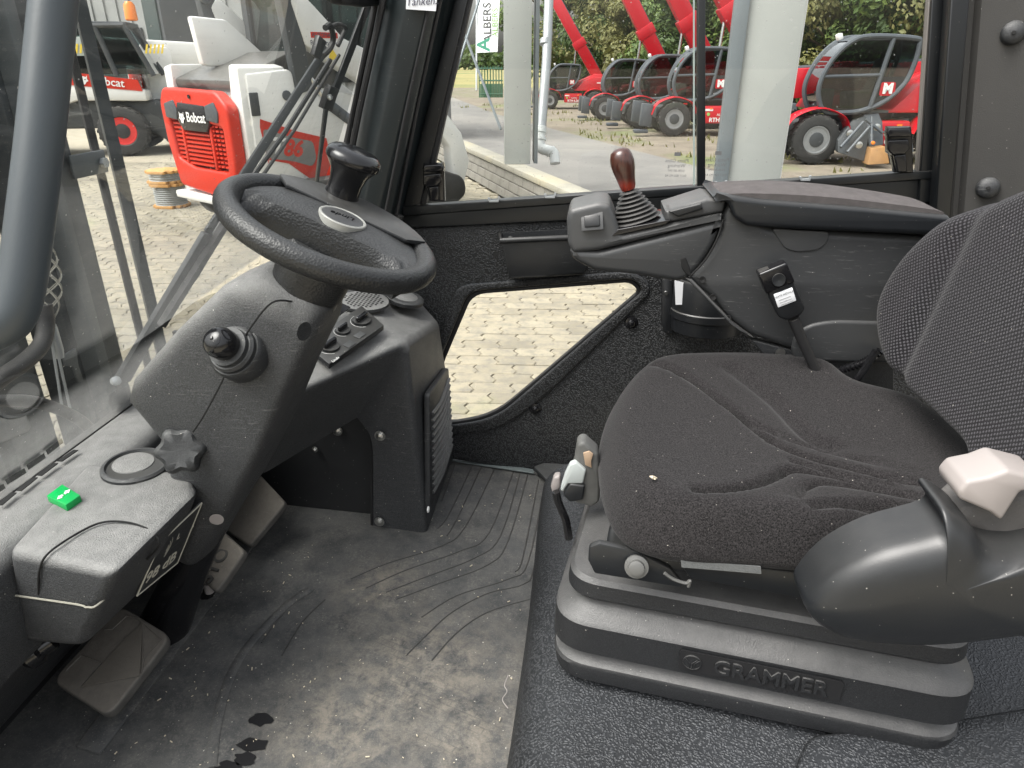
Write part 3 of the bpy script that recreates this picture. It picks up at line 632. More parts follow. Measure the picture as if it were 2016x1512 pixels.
# recessed name field and raised letters on the near face
nf = lambda a, z, h=0: V((.250,.862,0))+sX*(a-.007)-sY*(.195+.004+h)+V((0,0,z))
fld = [nf(a, z, .0008) for a, z in rnd([(-.078,.2005),(.112,.2005),(.112,.2325),(-.078,.2325)], .005)]
put('name_field', prism(fld, -sY*.002), M('bellows_dark_field', (.012,.012,.013), .5, vary=.2), seat)
put('seat_lettering', text('GRAMMER', nf(.030,.2165,.004), sX, V((0,0,1)), .0305, .0013, bold=.0005, sx=.93), BELL, seat)
put('seat_emblem', lathe([(.0115,-.001),(.0115,.0015),(.0103,.0018),(.0103,.0006),(0,.0006)], nf(-.062,.2165,.003), -sY, 24), BELL, seat)
for k in (-1, 0, 1):
    a = nf(-.062,.2165,.0045); put('emblem_bar', tube([a+V((0,0,-.009))+sX*k*.003, a+V((0,0,-.001))+sX*k*.003, a+V((0,0,.006))+sX*(k*.003+(.006 if k >= 0 else -.006))], .0008, 5), BELL, seat)
MGALV = M('dull_zinc', (.13,.13,.125), .5, .4, vary=.25)
# seat pan and slide rail
pan = [ring(.305,-.03,shift=V((.03,.02,0)),r=.03), ring(.345,-.034,shift=V((.03,.02,0)),r=.03), ring(.352,-.04,shift=V((.03,.02,0)),r=.03)]
put('seat_pan', loft(pan, True), SHELL, seat)
bp = px(1253,1112,Y=.668); put('pan_bolt', lathe([(.014,-.002),(.014,.002),(.0095,.003),(.009,.008),(.006,.009),(0,.009)], bp+V((0,-.003,0)), (-.1,-1,.35), 18), MGALV, seat)
put('pan_side', prism([px(u, v, Y=.672) for u, v in [(1160,1078),(1180,1070),(1250,1085),(1320,1120),(1345,1150),(1340,1158),(1170,1130),(1158,1105)]], (0,.01,0), .003), SHELL, seat)
put('slide_rail', prism([px(u, v, Y=.655) for u, v in [(1330,1100),(1500,1120),(1640,1135),(1650,1195),(1560,1175),(1360,1140)]], (0,.012,0), .002), FRAME, seat)
put('webbing', prism([px(u, v, Y=.650) for u, v in [(1340,1102),(1498,1116),(1499,1130),(1342,1117)]], (0,.004,0)), M('grey_webbing', (.12,.125,.125), .9, vary=.3, vscale=200, bump=.5, bscale=500), seat)
put('spring_clip', tube(spline([px(u, v, Y=.645) for u, v in [(1308,1128),(1325,1140),(1350,1148),(1358,1143),(1355,1155)]], 5), .002, 6), MGALV, seat)
put('rail_catch', box_me(px(1602,1163,Y=.645), (.014,.006,.008), None, .001), M('brass_catch', (.45,.36,.18), .4, .6), seat)
# cushion: height field over its outline
outl = [px(u, v, Z=z) for u, v, z in [(1300,712,.425),(1245,732,.425),(1206,778,.42),(1182,850,.41),(1181,930,.405),(1200,1020,.395),(1240,1085,.385),(1330,1112,.385),(1480,1122,.385),(1640,1130,.385),(1790,1090,.40)]]
outl = [(p.x, p.y) for p in outl]+[(.44,.60),(.53,.66),(.56,.85),(.53,1.02),(.44,1.085)]
tt = px(1600,716,Z=.425); outl += [(tt.x, tt.y), ]
t2_ = px(1450,708,Z=.425); outl += [(t2_.x, t2_.y)]
ol = spline([V((a, b, 0)) for a, b in outl], 8, True); cc = V((.26,.85,0))
grooves = [([(1290,728),(1350,752),(1430,800),(1500,852),(1570,888),(1700,922),(1815,950)], .007, .0085),
           ([(1370,974),(1430,972),(1490,958),(1530,938),(1560,925),(1640,935),(1800,975)], .007, .0085),
           ([(1410,790),(1480,830),(1560,862),(1690,895),(1800,925)], .006, .004), ([(1570,985),(1590,960),(1630,952),(1720,965),(1815,985)], .006, .006), ([(1560,905),(1680,935),(1800,960)], .006, .004), ([(1440,740),(1520,790),(1590,850),(1640,870)], .016, .005), ([(1600,1000),(1700,995),(1815,1005)],.007,.006)]
gw = [([px(u, v, Z=.445) for u, v in g], wd, dp) for g, wd, dp in grooves]
gw = [(spline(g, 16), wd, dp) for g, wd, dp in gw]
def cush_z(x, y, s):
    z = .448 - .062*max(0, (s-.72)/.28)**2.6
    vv = (y-.85)/.24
    z += .016*min(1, abs(vv)**2.2) if abs(vv) < 1.2 else .016
    z -= .010*math.exp(-((x-.36)/.12)**2)*max(0, 1-abs(vv))
    for g, wd, dp in gw:
        d2 = min((p.x-x)**2+(p.y-y)**2 for p in g)
        if d2 < (wd*3)**2: z -= 2.1*dp*math.exp(-d2/(wd*wd*.5))
    return z
vs_, fs_ = [V((cc.x, cc.y, cush_z(cc.x, cc.y, 0)))], []; NR = 46; m_ = len(ol)
for i in range(1, NR+1):
    s = i/NR
    for p in ol:
        x, y = cc.x+(p.x-cc.x)*s**.9, cc.y+(p.y-cc.y)*s**.9; vs_.append(V((x, y, cush_z(x, y, s))))
for i in range(1, 7):
    for p in ol:
        f = 1.0-.025*i*i/6; vs_.append(V((cc.x+(p.x-cc.x)*f, cc.y+(p.y-cc.y)*f, cush_z(p.x, p.y, 1)-.0045*i)))
fs_ += [(0, 1+k, 1+(k+1) % m_) for k in range(m_)]
for i in range(NR+5):
    for k in range(m_): fs_.append((1+i*m_+k, 1+(i+1)*m_+k, 1+(i+1)*m_+(k+1) % m_, 1+i*m_+(k+1) % m_))
put('cushion', mk(vs_, fs_, 80), SEATF, seat)
# backrest
BN = V((1,0,-.25)); BP = V((.42,0,.45))
bo = [pxp(u, v, BP, BN) for u, v in [(2016,345),(1900,400),(1850,430),(1790,500),(1745,580),(1730,650),(1735,720),(1765,770),(1830,840),(1890,915)]]
bo = [(p.y, p.z) for p in bo]+[(.68,.44),(.60,.43),(.53,.46),(.50,.56),(.52,.70),(.57,.84),(.66,.90),(.78,.87)]
bl_ = spline([V((a, b, 0)) for a, b in bo], 8, True); bc = V((.80,.62,0)); mb = len(bl_)
def back_p(y, z, s):
    x = .42+.25*(z-.45); vv = (y-.79)/.27
    d = -.030*min(1.2, abs(vv))**2.5+.055*max(0, (s-.75)/.25)**3
    for gy, wd in ((.955,.018),(.62,.018)):
        d += .010*math.exp(-((y-gy-.10*(z-.6))/wd)**2)
    return V((x+d, y, z))
vs_, fs_ = [back_p(bc.x, bc.y, 0)], []; NB = 30
for i in range(1, NB+1):
    s = i/NB
    for p in bl_: vs_.append(back_p(bc.x+(p.x-bc.x)*s**.85, bc.y+(p.y-bc.y)*s**.85, s))
for i in range(1, 7):
    for p in bl_:
        f = 1-.01*i*i/6; q = back_p(p.x, p.y, 1); vs_.append(V((q.x+.016*i, bc.x+(p.x-bc.x)*f, bc.y+(p.y-bc.y)*f)))
fs_ += [(0, 1+k, 1+(k+1) % mb) for k in range(mb)]
for i in range(NB+5):
    for k in range(mb): fs_.append((1+i*mb+k, 1+(i+1)*mb+k, 1+(i+1)*mb+(k+1) % mb, 1+i*mb+(k+1) % mb))
put('backrest', mk(vs_, fs_, 80), DOTF, seat)
# near side bolster of the backrest
bs = []
for i, (u, v, r) in enumerate([(1985,930,.020),(1992,890,.026),(2012,825,.032),(2045,755,.036),(2085,660,.038),(2120,540,.038)]):
    c = px(u, v, d=.74); bs.append(sel(c+V((.03,0,0)), V((1,0,.0)), V((0,1,.2)), r*1.3, r, 2.5, 24))
put('side_bolster', loft(bs, True, 70), DOTF, seat)
# recliner cover (near side) with crease
rc = [(1588,1205),(1600,1172),(1650,1122),(1735,1078),(1860,1042),(1852,1008),(1862,1000),(1885,1012),(1915,1035),(1945,1075),(2016,1085),(2120,1080),(2120,1235),(2016,1250),(1900,1264),(1800,1270),(1690,1262),(1625,1242)]
YR = .565
rp = [px(u, v, Y=YR) for u, v in rc]; rc2 = [(p.x, p.z) for p in rp]; mcx = sum(a for a, b in rc2)/len(rc2); mcz = sum(b for a, b in rc2)/len(rc2)
sm = spline([V((a, b, 0)) for a, b in rc2], 4, True)
rings_ = []
for s, dy in ((1.0,.05),(1.0,.012),(.985,.002),(.95,-.004),(.88,-.010),(.75,-.016),(.5,-.021),(.2,-.023)):
    rings_.append([V((mcx+(p.x-mcx)*s, YR+dy, mcz+(p.y-mcz)*s)) for p in sm])
put('recliner_cover', loft(rings_, True, 60), SHELL, seat)
rs2 = [px(u, v, Y=YR+.03) for u, v in [(1860,1042),(1905,1000),(1960,985),(2120,960),(2120,1100),(2016,1118),(1960,1090),(1920,1050)]]
put('recliner_upper', prism(rs2, (0,.05,0), .01, 3), M('worn_grey_plastic', (.10,.095,.09), .7, vary=.5, vscale=25, bump=.4, bscale=500, specks=.5), seat)
lv = [px(u, v, Y=YR+.01) for u, v in [(1887,968),(1905,948),(1950,940),(1986,926),(2060,945),(2060,960),(2010,970),(1973,1028),(1950,1010),(1890,985)]]
put('recline_lever', bevel(prism(lv, (0,.045,0)), .005, 3), LGREY, seat)
put('leather_loop', prism([px(u, v, Y=.60) for u, v in [(1735,1062),(1790,1048),(1838,1042),(1842,1052),(1790,1064),(1745,1080)]], (0,.03,0), .006, 3), PAD, seat)
# front height / slide levers
fl = thing('seat_lever', 'pale grey and black adjusting levers at the front corner of the seat', 'seat lever', px(1130,950,Y=.86))
yl = .845
put('lever_body', prism([px(u, v, Y=yl) for u, v in [(1136,875),(1150,870),(1178,895),(1182,960),(1180,990),(1165,1000),(1130,990),(1118,955),(1130,915)]], (0,.03,0), .005, 3), M('worn_lever_plastic', (.10,.10,.095), .6, vary=.5, vscale=30), fl)
put('pale_paddle', prism([px(u, v, Y=yl-.006) for u, v in [(1112,935),(1122,915),(1134,910),(1154,927),(1148,953),(1118,953),(1108,970),(1103,965)]], (0,.012,0), .003, 3), LGREY2, fl)
put('dark_paddle', prism([px(u, v, Y=yl-.008) for u, v in [(1108,975),(1122,953),(1152,957),(1148,985),(1122,990)]], (0,.012,0), .003, 3), SHELL, fl)
put('white_grip', prism([px(u, v, Y=yl+.02) for u, v in [(1084,960),(1090,940),(1103,938),(1104,960),(1096,972),(1090,980)]], (0,.016,0), .004, 3), LGREY, fl)
put('amber_window', prism([px(u, v, Y=yl-.004) for u, v in [(1148,893),(1160,889),(1168,895),(1164,908),(1165,922),(1152,916)]], (0,.004,0), .001), M('amber_window', (.35,.25,.17), .4, vary=.3), fl)
put('cable', tube(spline([px(u, v, Y=yl+.01) for u, v in [(1095,968),(1098,985),(1106,1005),(1114,1025),(1120,1060)]], 5), .006, 8), GLOSS, fl)
# seat-belt buckle
bk = thing('belt_buckle', 'black seat belt buckle with white label standing beside the seat', 'buckle', px(1600,720,Y=1.07))
YB = 1.055
bq = [px(u, v, Y=YB) for u, v in [(1493,538),(1548,518),(1586,608),(1577,622),(1548,632),(1533,625)]]
put('buckle_body', prism(bq, (0,.022,0), .004, 3), PLASS, bk)
put('buckle_cap', prism([px(u, v, Y=YB-.002) for u, v in [(1493,540),(1549,517),(1566,556),(1509,580)]], (0,.026,0), .003, 3), GLOSS, bk)
put('buckle_button', lathe([(.010,0),(.0095,.002),(0,.001)], px(1533,551,Y=YB-.003), (0,-1,.1), 20), PLASS, bk)
put('buckle_label', prism([px(u, v, Y=YB-.0012) for u, v in [(1523,580),(1560,566),(1568,592),(1532,606)]], (0,.002,0), .0008), PAPER, bk)
lxx = px(1560,566,Y=YB)-px(1523,580,Y=YB)
put('label_print', text('PARTS NOTICE', px(1543,580,Y=YB-.0018), lxx, V((0,0,1)), .0042, .0001), DKPRINT, bk)
put('label_print', join([tube([px(u0, v0, Y=YB-.0014), px(u0+24, v0-9, Y=YB-.0014)], .0003, 4) for u0, v0 in ((1533,592),(1535,597),(1538,601))]), DKPRINT, bk)
put('buckle_stalk', tube([px(1562,628,Y=YB+.01), px(1578,668,Y=YB+.01), px(1598,712,Y=YB+.01), px(1615,750,Y=YB+.01)], [.009,.008,.008,.008], 10), RUBBER, bk)
cab_ = thing('corrugated_cable', 'short corrugated black cable between armrest and backrest', 'cable', px(1680,740,Y=1.09))
cp = spline([px(u, v, Y=1.09) for u, v in [(1640,740),(1660,727),(1690,718),(1710,708),(1735,690)]], 8)
put('conduit', tube(cp, [.0075 if i % 2 else .0055 for i in range(len(cp))], 10), GLOSS, cab_)
put('cable_rod', tube([px(1725,690,Y=1.08), px(1700,730,Y=1.08), px(1672,765,Y=1.08)], .006, 8), GLOSS, cab_)

# ---------- armrest console with joystick
YA = 1.10; AW = .105
arm = thing('armrest_console', 'black armrest console with joystick beside the far side of the seat', 'armrest', (.25,1.15,.45))
def side(pts, y0, wd, bw, mat, name, par=None, seg=3, r=None):
    P = [px(u, v, Y=y0) for u, v in pts]; lp = [(p.x, p.z) for p in P]
    if r: lp = rnd(lp, r)
    return put(name, slab([lp], V((0, y0+wd/2, 0)), V((1,0,0)), V((0,0,1)), wd, bw, seg), mat, par or arm)
ARMP = M('armrest_shell_plastic', (.036,.0375,.039), .42, vary=.15, bump=.1, bscale=700, dust=.10, specks=.5, scratch=.7)
ARMT = M('armrest_top_plastic', (.050,.0515,.053), .45, vary=.15, bump=.15, bscale=700, dust=.25, specks=.5)
side([(1115,430),(1122,412),(1180,398),(1200,402),(1212,430),(1222,462),(1424,420),(1432,395),(1445,392),(1448,408),(1424,420),(1420,428),(1300,462),(1200,490),(1140,500),(1120,490)][:7]+[(1424,430),(1300,464),(1180,494),(1128,500),(1118,482)], YA, AW, .009, ARMT, 'hand_unit_top', r=.006)
side([(1119,490),(1180,496),(1300,466),(1424,432),(1420,440),(1408,478),(1385,515),(1358,548),(1335,556),(1250,542),(1170,534),(1128,512)], YA+.003, AW-.006, .010, ARMP, 'hand_unit_bottom', r=.01)
side([(1205,465),(1310,442),(1322,432),(1216,452)], YA-.0015, AW-.01, .001, GLOSS, 'control_plate')
side([(1316,416),(1380,400),(1385,412),(1335,428)], YA-.004, .05, .003, PLASS, 'rocker_switch')
side([(1322,413),(1376,399),(1378,404),(1325,420)], YA+.058, .035, .003, PLASS, 'rocker_switch')
side([(1310,440),(1424,418),(1430,396),(1392,390),(1310,416)], YA+.004, AW-.008, .006, ARMT, 'rear_cap')
cpn = px(1166,436,Y=YA-.001); tn = V((-.10,-.9,.35)).normalized(); tx = V((1,0,.1)); tx = (tx-tn*tx.dot(tn)).normalized(); ty = tn.cross(tx)
put('push_button', bevel(prism([cpn+tx*a+ty*b for a, b in [(-.012,-.009),(.012,-.009),(.012,.009),(-.012,.009)]], tn*.006), .002, 2), PLASS, arm)
put('button_frame', bevel(prism([cpn+tx*a+ty*b for a, b in [(-.017,-.014),(.017,-.014),(.017,.014),(-.017,.014)]], tn*.003), .001, 2), ARMT, arm)
side([(1424,420),(1440,395),(1460,420),(1520,450),(1880,470),(1930,560),(1930,690),(1700,692),(1560,690),(1480,662),(1440,632),(1400,585),(1350,548),(1385,515),(1410,475)], YA+.006, .10, .012, ARMP, 'side_panel', r=.012)
side([(1350,548),(1362,550),(1442,635),(1484,666),(1470,660),(1430,630)], YA+.001, .02, .003, ARMT, 'panel_edge')
side([(1340,508),(1350,506),(1358,528),(1362,545),(1352,542),(1342,528)], YA+.0005, .01, .002, SLOT, 'finger_slot', r=.004)
for u, v in ((1383,551),(1404,585),(1433,627)): put('screw_hole', lathe([(.0055,0),(.005,.001),(.003,.0005),(0,-.0005)], px(u, v, Y=YA+.0045), (0,-1,.1), 14), SLOT, arm)
put('gap_line', tube(spline([px(u, v, Y=YA+.002) for u, v in [(1424,432),(1412,470),(1388,512),(1356,546)]], 6), .0016, 6), SLOT, arm)
# armrest pad with tray
side([(1424,395),(1400,388),(1430,382),(1500,392),(1700,408),(1868,424),(1875,432),(1868,446),(1870,466),(1560,452),(1530,450),(1470,446),(1446,430),(1436,402)], YA-.012, .13, .008, SHELL, 'armrest_tray', r=.006)
pad_t = [px(u, v, Y=YA-.006) for u, v in [(1415,389),(1480,391),(1600,398),(1720,408),(1858,421)]]
rows = []
for i, p in enumerate(spline(pad_t, 6)):
    n_ = len(pad_t)*6-6; s = i/24; hgt = .016*math.sin(math.pi*min(1, max(0, s)))**.6
    rows.append([p+V((0, .115*j/8, .002+hgt*math.sin(math.pi*(.08+.84*j/8))**.6)) for j in range(9)]+[p+V((0,.115,-.002)), p+V((0,0,-.002))])
put('arm_pad', loft(rows, True, 60), PAD, arm)
side([(1519,450),(1635,457),(1628,480),(1610,493),(1570,497),(1545,490)], YA+.0035, .006, .002, ARMT, 'release_flap', r=.008)
side([(1560,665),(1590,640),(1640,631),(1930,640),(1930,720),(1560,712)], YA+.001, .02, .006, ARMP, 'lower_bulge', r=.02)
side([(1480,670),(1560,690),(1760,700),(1760,800),(1530,730)], YA+.012, .02, .002, PLASD, 'mount_bracket')
put('bracket_hole', lathe([(.008,0),(.008,.002)], px(1536,694,Y=YA+.0105), (0,-1,0), 14), STEEL, arm)
# joystick
jb = px(1252,436,Y=YA+.045); jt = px(1231,345,Y=YA+.045); jn = (jt-jb).normalized()
js = thing('joystick', 'joystick with dark wooden grip and ribbed rubber boot', 'joystick', jb)
bprof = []
for i in range(8):
    r_ = .040-.0034*i; h = .002+i*.0062; bprof += [(r_-.008, h), (r_, h+.0022), (r_-.001, h+.0034), (r_-.009, h+.0045)]
put('boot', lathe(bprof+[(.011,.054),(.010,.060)], jb, jn, 30, 60), RUBBER, js)
put('grip', lathe([(.0105,.052),(.0125,.058),(.014,.068),(.0175,.084),(.0185,.094),(.0175,.104),(.0145,.1115),(.008,.1155),(0,.1165)], jb, jn, 28), WOOD, js)

hsk = thing('dry_husk', 'small pale dry husk lying on the front of the seat cushion', 'husk', px(1285,940,Z=.452))
put('husk_body', tube([px(1280,938,Z=.455), px(1286,940,Z=.457), px(1293,941,Z=.455)], [.001,.0022,.0008], 8), CHAFF, hsk); put('husk_wing', tube([px(1284,937,Z=.456), px(1290,944,Z=.456)], .0012, 6, flat=.4), CHAFF, hsk)
# ---------- far door: frame, panes, lower panel with kick window
YD = 1.45
door = thing('cab_door', 'black far side cab door with sliding window and kick window', 'door', (.1,YD,0))
def dpt(u, v, y=YD): p = px(u, v, Y=y); return (p.x, p.z)
def dslab(name, pix, y, th, mat, bw=.002, r=0, holes=(), par=None, seg=2):
    lp = [dpt(u, v, y) for u, v in pix]; lp = rnd(lp, r) if r else lp
    hl = [rnd([dpt(u, v, y) for u, v in h], hr) for h, hr in holes]
    return put(name, slab([lp]+hl, V((0, y+th/2, 0)), V((1,0,0)), V((0,0,1)), th, bw, seg), mat, par or door)
kick = [(922,574),(1246,549),(1268,572),(1060,752),(975,826),(868,842),(862,720)]
kr = [.03,.03,.03,.05,.06,.03,.02]
panel_out = [(740,455),(800,448),(1300,420),(1900,395),(2100,900),(1200,980),(1046,930),(880,905),(730,880)]
dslab('lower_panel', panel_out, YD, .030, VINYL, .010, .02, [(kick, kr)], seg=4)
big = [(900,562),(1250,534),(1290,570),(1080,775),(985,848),(850,862),(845,720)]
dslab('kick_window_surround', big, YD-.006, .012, VINYL, .005, kr, [(kick, kr)], seg=3)
dslab('kick_window_seal', kick, YD+.008, .014, RUBBER, .002, kr, [([(930,580),(1240,556),(1258,573),(1054,748),(970,818),(876,834),(870,722)], kr)])
dslab('kick_window_pane', [(925,576),(1244,551),(1264,573),(1058,752),(973,824),(870,840),(864,720)], YD+.016, .004, mat_glass('clean_kick_glass', (.98,.98,.97), .05, .5, 0), 0, kr)
for u, v in ((1243,635),(1054,804)):
    put('panel_screw', lathe([(.015,-.001),(.013,.002),(.008,.003),(.0075,.008),(.005,.010),(0,.010)], px(u, v, Y=YD-.001), (0,-1,0), 16), GLOSS, door)
# sill plate at the floor
sil = thing('door_sill', 'pale worn door sill strip between floor mat and door', 'sill', (-.2,1.46,0))
put('sill_strip', prism([px(u, v, Z=.004) for u, v in [(880,898),(1050,926),(1052,934),(884,908)]], (0,0,.004), .0015), M('sill_worn_green_grey', (.12,.14,.14), .5, vary=.3), sil)
put('corner_block', prism([px(u, v, Z=.012) for u, v in [(1050,926),(1200,870),(1200,1010),(1110,985),(1078,955)]], (0,0,.012), .004), PLASD, sil)
# upper frame
YF = YD-.004
dslab('sill_rail', [(792,408),(1300,372),(1835,336),(1840,352),(1300,388),(794,425)], YF-.012, .03, FRAME, .002)
dslab('lower_rail', [(794,424),(1300,387),(1822,352),(1818,398),(1300,427),(790,450)], YF-.004, .022, FRAME, .003)
dslab('front_post', [(893,0),(905,0),(930,-40),(905,-40),(796,395),(800,410),(836,404)][2:4]+[(792,410),(828,402)], YF-.010, .03, FRAME, .003)
dslab('front_post_seal', [(925,-40),(937,-40),(838,402),(826,404)], YF-.004, .02, RUBBER, .002)
dslab('rear_post', [(1838,-60),(1880,-60),(1846,398),(1808,400)], YF-.010, .03, FRAME, .003)
dslab('rear_post_strip', [(1832,-60),(1839,-60),(1812,336),(1805,338)], YF-.004, .014, M('worn_seal_edge', (.13,.12,.11), .6), .002)
dslab('mullion', [(1373,-60),(1389,-60),(1389,366),(1373,367)], YF-.006, .016, FRAME, .002)
dslab('front_pane', [(915,-60),(1374,-60),(1374,372),(815,412)], YF+.016, .004, GLASS_D, 0)
dslab('rear_pane', [(1366,-60),(1845,-60),(1818,348),(1366,374)], YF+.006, .004, GLASS_D, 0)
dslab('pane_edge', [(1365,-60),(1368,-60),(1368,366),(1365,366)], YF+.004, .006, M('glass_edge', (.30,.36,.34), .2), 0)
for u, v in ((972,392),(1083,384),(1420,360),(1586,350)):
    dslab('rail_clip', [(u-12,v-2),(u-9,v+6),(u+9,v+6),(u+12,v-4),(u+8,v-4),(u+7,v+2),(u-7,v+3),(u-8,v-2)], YF-.016, .006, GALV, 0)
def latch(u, v, h, wdt):
    t = thing('window_latch', 'black sliding window latch at the %s of the door window' % ('front lower corner' if u < 1200 else 'rear lower corner'), 'latch', px(u, v, Y=YF), group='window latches')
    s = h/75
    q = lambda pts, y, th, bw: put('p', slab([[dpt(u+a*s, v+b*s, y) for a, b in pts]], V((0,y+th/2,0)), V((1,0,0)), V((0,0,1)), th, bw, 3), GLOSS, t)
    q([(-20,-38),(18,-38),(20,-25),(22,36),(-8,36),(-14,8),(-20,4)], YF-.020, .016, .003).name = 'latch_plate'
    q([(-22,-28),(-18,-36),(16,-37),(20,-28),(18,-22),(-20,-20)], YF-.036, .018, .004).name = 'latch_thumb'
    q([(-20,-16),(14,-18),(16,-2),(8,6),(-12,8),(-20,0)], YF-.032, .014, .003).name = 'latch_slide'
    q([(-10,8),(10,6),(12,34),(-4,36)], YF-.028, .010, .003).name = 'latch_tongue'
latch(853,360,76,40); latch(1772,296,92,48)
# maker marks on the panes (mirror image: read from outside)
for (u0, v0) in ((1334,304),(1414,302)):
    o = px(u0, v0, Y=YF+.012 if u0 < 1370 else YF+.003); mx = V((-1,0,0)); mz = V((0,0,1)); s = .0095
    put('glass_mark', prism([o+V((a,0,b)) for a, b in [(-.006,-.003),(.006,-.003),(.006,.004),(-.006,.004)]], (0,-.0003,0)), DKPRINT, door)
    for i, ln_ in enumerate(['Pietta Glass', 'Working', 'E43R-001097', 'DOT 820 M2 AS']):
        put('glass_mark', text(ln_, o+V((.0,0,-.012-.0095*i)), mx, mz, s if i < 2 else .006, .0001), DKPRINT, door)

# storage pocket on the door
pk = thing('storage_pocket', 'shallow black plastic storage pocket screwed to the door panel', 'storage pocket', px(1075,545,Y=YD))
yp = YD-.055
out_t = [(984,470),(1000,478),(1140,466),(1165,462)]
fr_ = [px(u, v, Y=yp) for u, v in [(986,474),(1003,548),(1150,540),(1165,466)]]; bk_ = [px(u, v, Y=YD-.001) for u, v in [(984,462),(1006,545),(1150,535),(1165,452)]]
put('pocket_front', prism(fr_, (0,.004,0), .001), PLASS, pk)
put('pocket_side', prism([fr_[0], fr_[1], bk_[1], bk_[0]], (.004,0,0), .001), PLASS, pk)
put('pocket_floor', prism([fr_[1], fr_[2], bk_[2], bk_[1]], (0,0,.004), .001), PLASS, pk)
put('pocket_back', prism([a+V((0,-.003,.004)) for a in bk_], (0,.003,0)), PLASD, pk)
put('pocket_rim', tube([bk_[0], fr_[0], fr_[3], bk_[3]], .006, 10), PLASS, pk)
put('pocket_screw', lathe([(.006,0),(.005,.003),(0,.004)], px(1005,470,Y=YD-.006), (0,-1,0), 12), STEEL, pk)
# cup holder behind the armrest
chn = thing('cup_holder', 'black half round cup holder on the door below the armrest', 'cup holder', px(1390,670,Y=YD))
c0 = px(1390,665,Y=YD-.03); zt = px(1390,560,Y=YD-.06).z; zb = px(1390,668,Y=YD-.06).z; rr_ = .075
def halfring(r, z): return [V((c0.x+r*math.cos(a), YD-.005-r*math.sin(a)*.85, z)) for a in [math.pi*i/20 for i in range(21)]]
vs_ = []; zl = [zt, zt-.004, zt-.066, zt-.068, zt-.082, zt-.084, zb+.004, zb]; rl = [rr_, rr_+.002, rr_, rr_+.0025, rr_+.0025, rr_, rr_-.002, rr_-.01]
for z, r_ in zip(zl, rl): vs_ += halfring(r_, z)
vs_ += halfring(rr_-.006, zt); vs_ += halfring(rr_-.012, zb+.01)
m_ = 21; fs_ = [(i*m_+k, i*m_+k+1, (i+1)*m_+k+1, (i+1)*m_+k) for i in range(7) for k in range(20)]
fs_ += [(k, k+1, 8*m_+k+1, 8*m_+k) for k in range(20)]+[(8*m_+k, 8*m_+k+1, 9*m_+k+1, 9*m_+k) for k in range(20)]+[tuple(7*m_+k for k in range(21))]
put('cup', mk(vs_, fs_, 35), PLASS, chn)
put('flange', prism([px(u, v, Y=YD-.010) for u, v in [(1303,552),(1312,546),(1324,552),(1326,660),(1308,655),(1302,640)]], (0,.008,0), .003), PLASS, chn)
put('flange_screw', lathe([(.005,0),(.004,.003),(0,.003)], px(1311,577,Y=YD-.011), (0,-1,0), 12), STEEL, chn)
note = thing('paper_slip', 'small white paper slip standing in the cup holder', 'paper', px(1345,565,Y=YD-.05))
put('slip', prism([px(u, v, Y=YD-.045) for u, v in [(1328,552),(1352,558),(1375,600),(1330,600)]], (0,.001,0)), PAPER, note)
# rear pillar trim
rpil = thing('rear_pillar', 'grey plastic rear pillar trim with two push pins', 'pillar', (.75,1.45,0))
yq = YD-.03
sec = lambda v, xs: [px(u, v, Y=y) for u, y in xs]
def psec(v):
    k = (v+80)/500
    e = [(1884-40*k, YD+.02), (1886-40*k, YD-.03), (1905-38*k, YD-.045), (1912-36*k, YD-.03), (1925-40*k, YD-.03), (1940-42*k, YD-.045), (2010-60*k, YD-.055), (2060-70*k, YD-.075), (2140-70*k, YD-.08), (2200-70*k, YD-.02)]
    return [px(u, v, Y=y) for u, y in e]
vv_ = [psec(v) for v in (-80, 60, 200, 330, 430, 700)]; w_ = len(vv_[0])
me = mk([p for s in vv_ for p in s], [(i*w_+k, i*w_+k+1, (i+1)*w_+k+1, (i+1)*w_+k) for i in range(len(vv_)-1) for k in range(w_-1)], 40)
put('pillar_trim', me, PILG, rpil)
dslab('pillar_channel', [(1876,-60),(1915,-60),(1872,430),(1840,430)], YD-.05, .03, FRAME, .004, par=rpil)
for u, v in ((1996,64),(1946,370)):
    pn = put('push_pin', lathe([(.0185,-.01),(.0185,.001),(.016,.005),(.009,.008),(0,.009)], px(u, v, Y=YD-.062), (-.25,-1,.15), 24), PLASD, rpil)
    put('pin_slot', lathe([(.0035,0),(.003,.0008)], px(u, v, Y=YD-.0715), (-.25,-1,.15), 8), SLOT, pn)
# front pillar (between windscreen and door)
fpil = thing('front_pillar', 'dark green grey front pillar between windscreen and door window', 'pillar', (-.45,1.4,0))
def fsec(v):
    f = lambda a, b: a+(b-a)*(v/450)
    e = [(f(752,655),1.55),(f(748,664),1.42),(f(772,690),1.36),(f(800,706),1.345),(f(846,738),1.35),(f(862,765),1.37),(f(866,772),1.42),(f(880,785),1.44),(f(905,800),1.455),(f(907,803),1.52)]
    return [px(u, v, Y=y) for u, y in e]
vv_ = [fsec(v) for v in (-90, 60, 200, 330, 440, 560)]; w_ = len(vv_[0])
put('pillar_post', bevel(mk([p for s in vv_ for p in s], [(i*w_+k, i*w_+k+1, (i+1)*w_+k+1, (i+1)*w_+k) for i in range(len(vv_)-1) for k in range(w_-1)], 30), .004, 2), PILLAR, fpil)
for a, b, y, r_ in ((756,662,1.35,.006),(742,652,1.40,.005),(868,775,1.385,.004),(850,752,1.345,.003)):
    put('pillar_bead', tube([px(a+14, -70, Y=y), px((a+b)/2-2, 220, Y=y), px(b, 452, Y=y)], r_, 8), RUBBER, fpil)
hkk = thing('coat_hook', 'small black hook at the lower end of the front pillar', 'hook', px(788,470,Y=1.40))
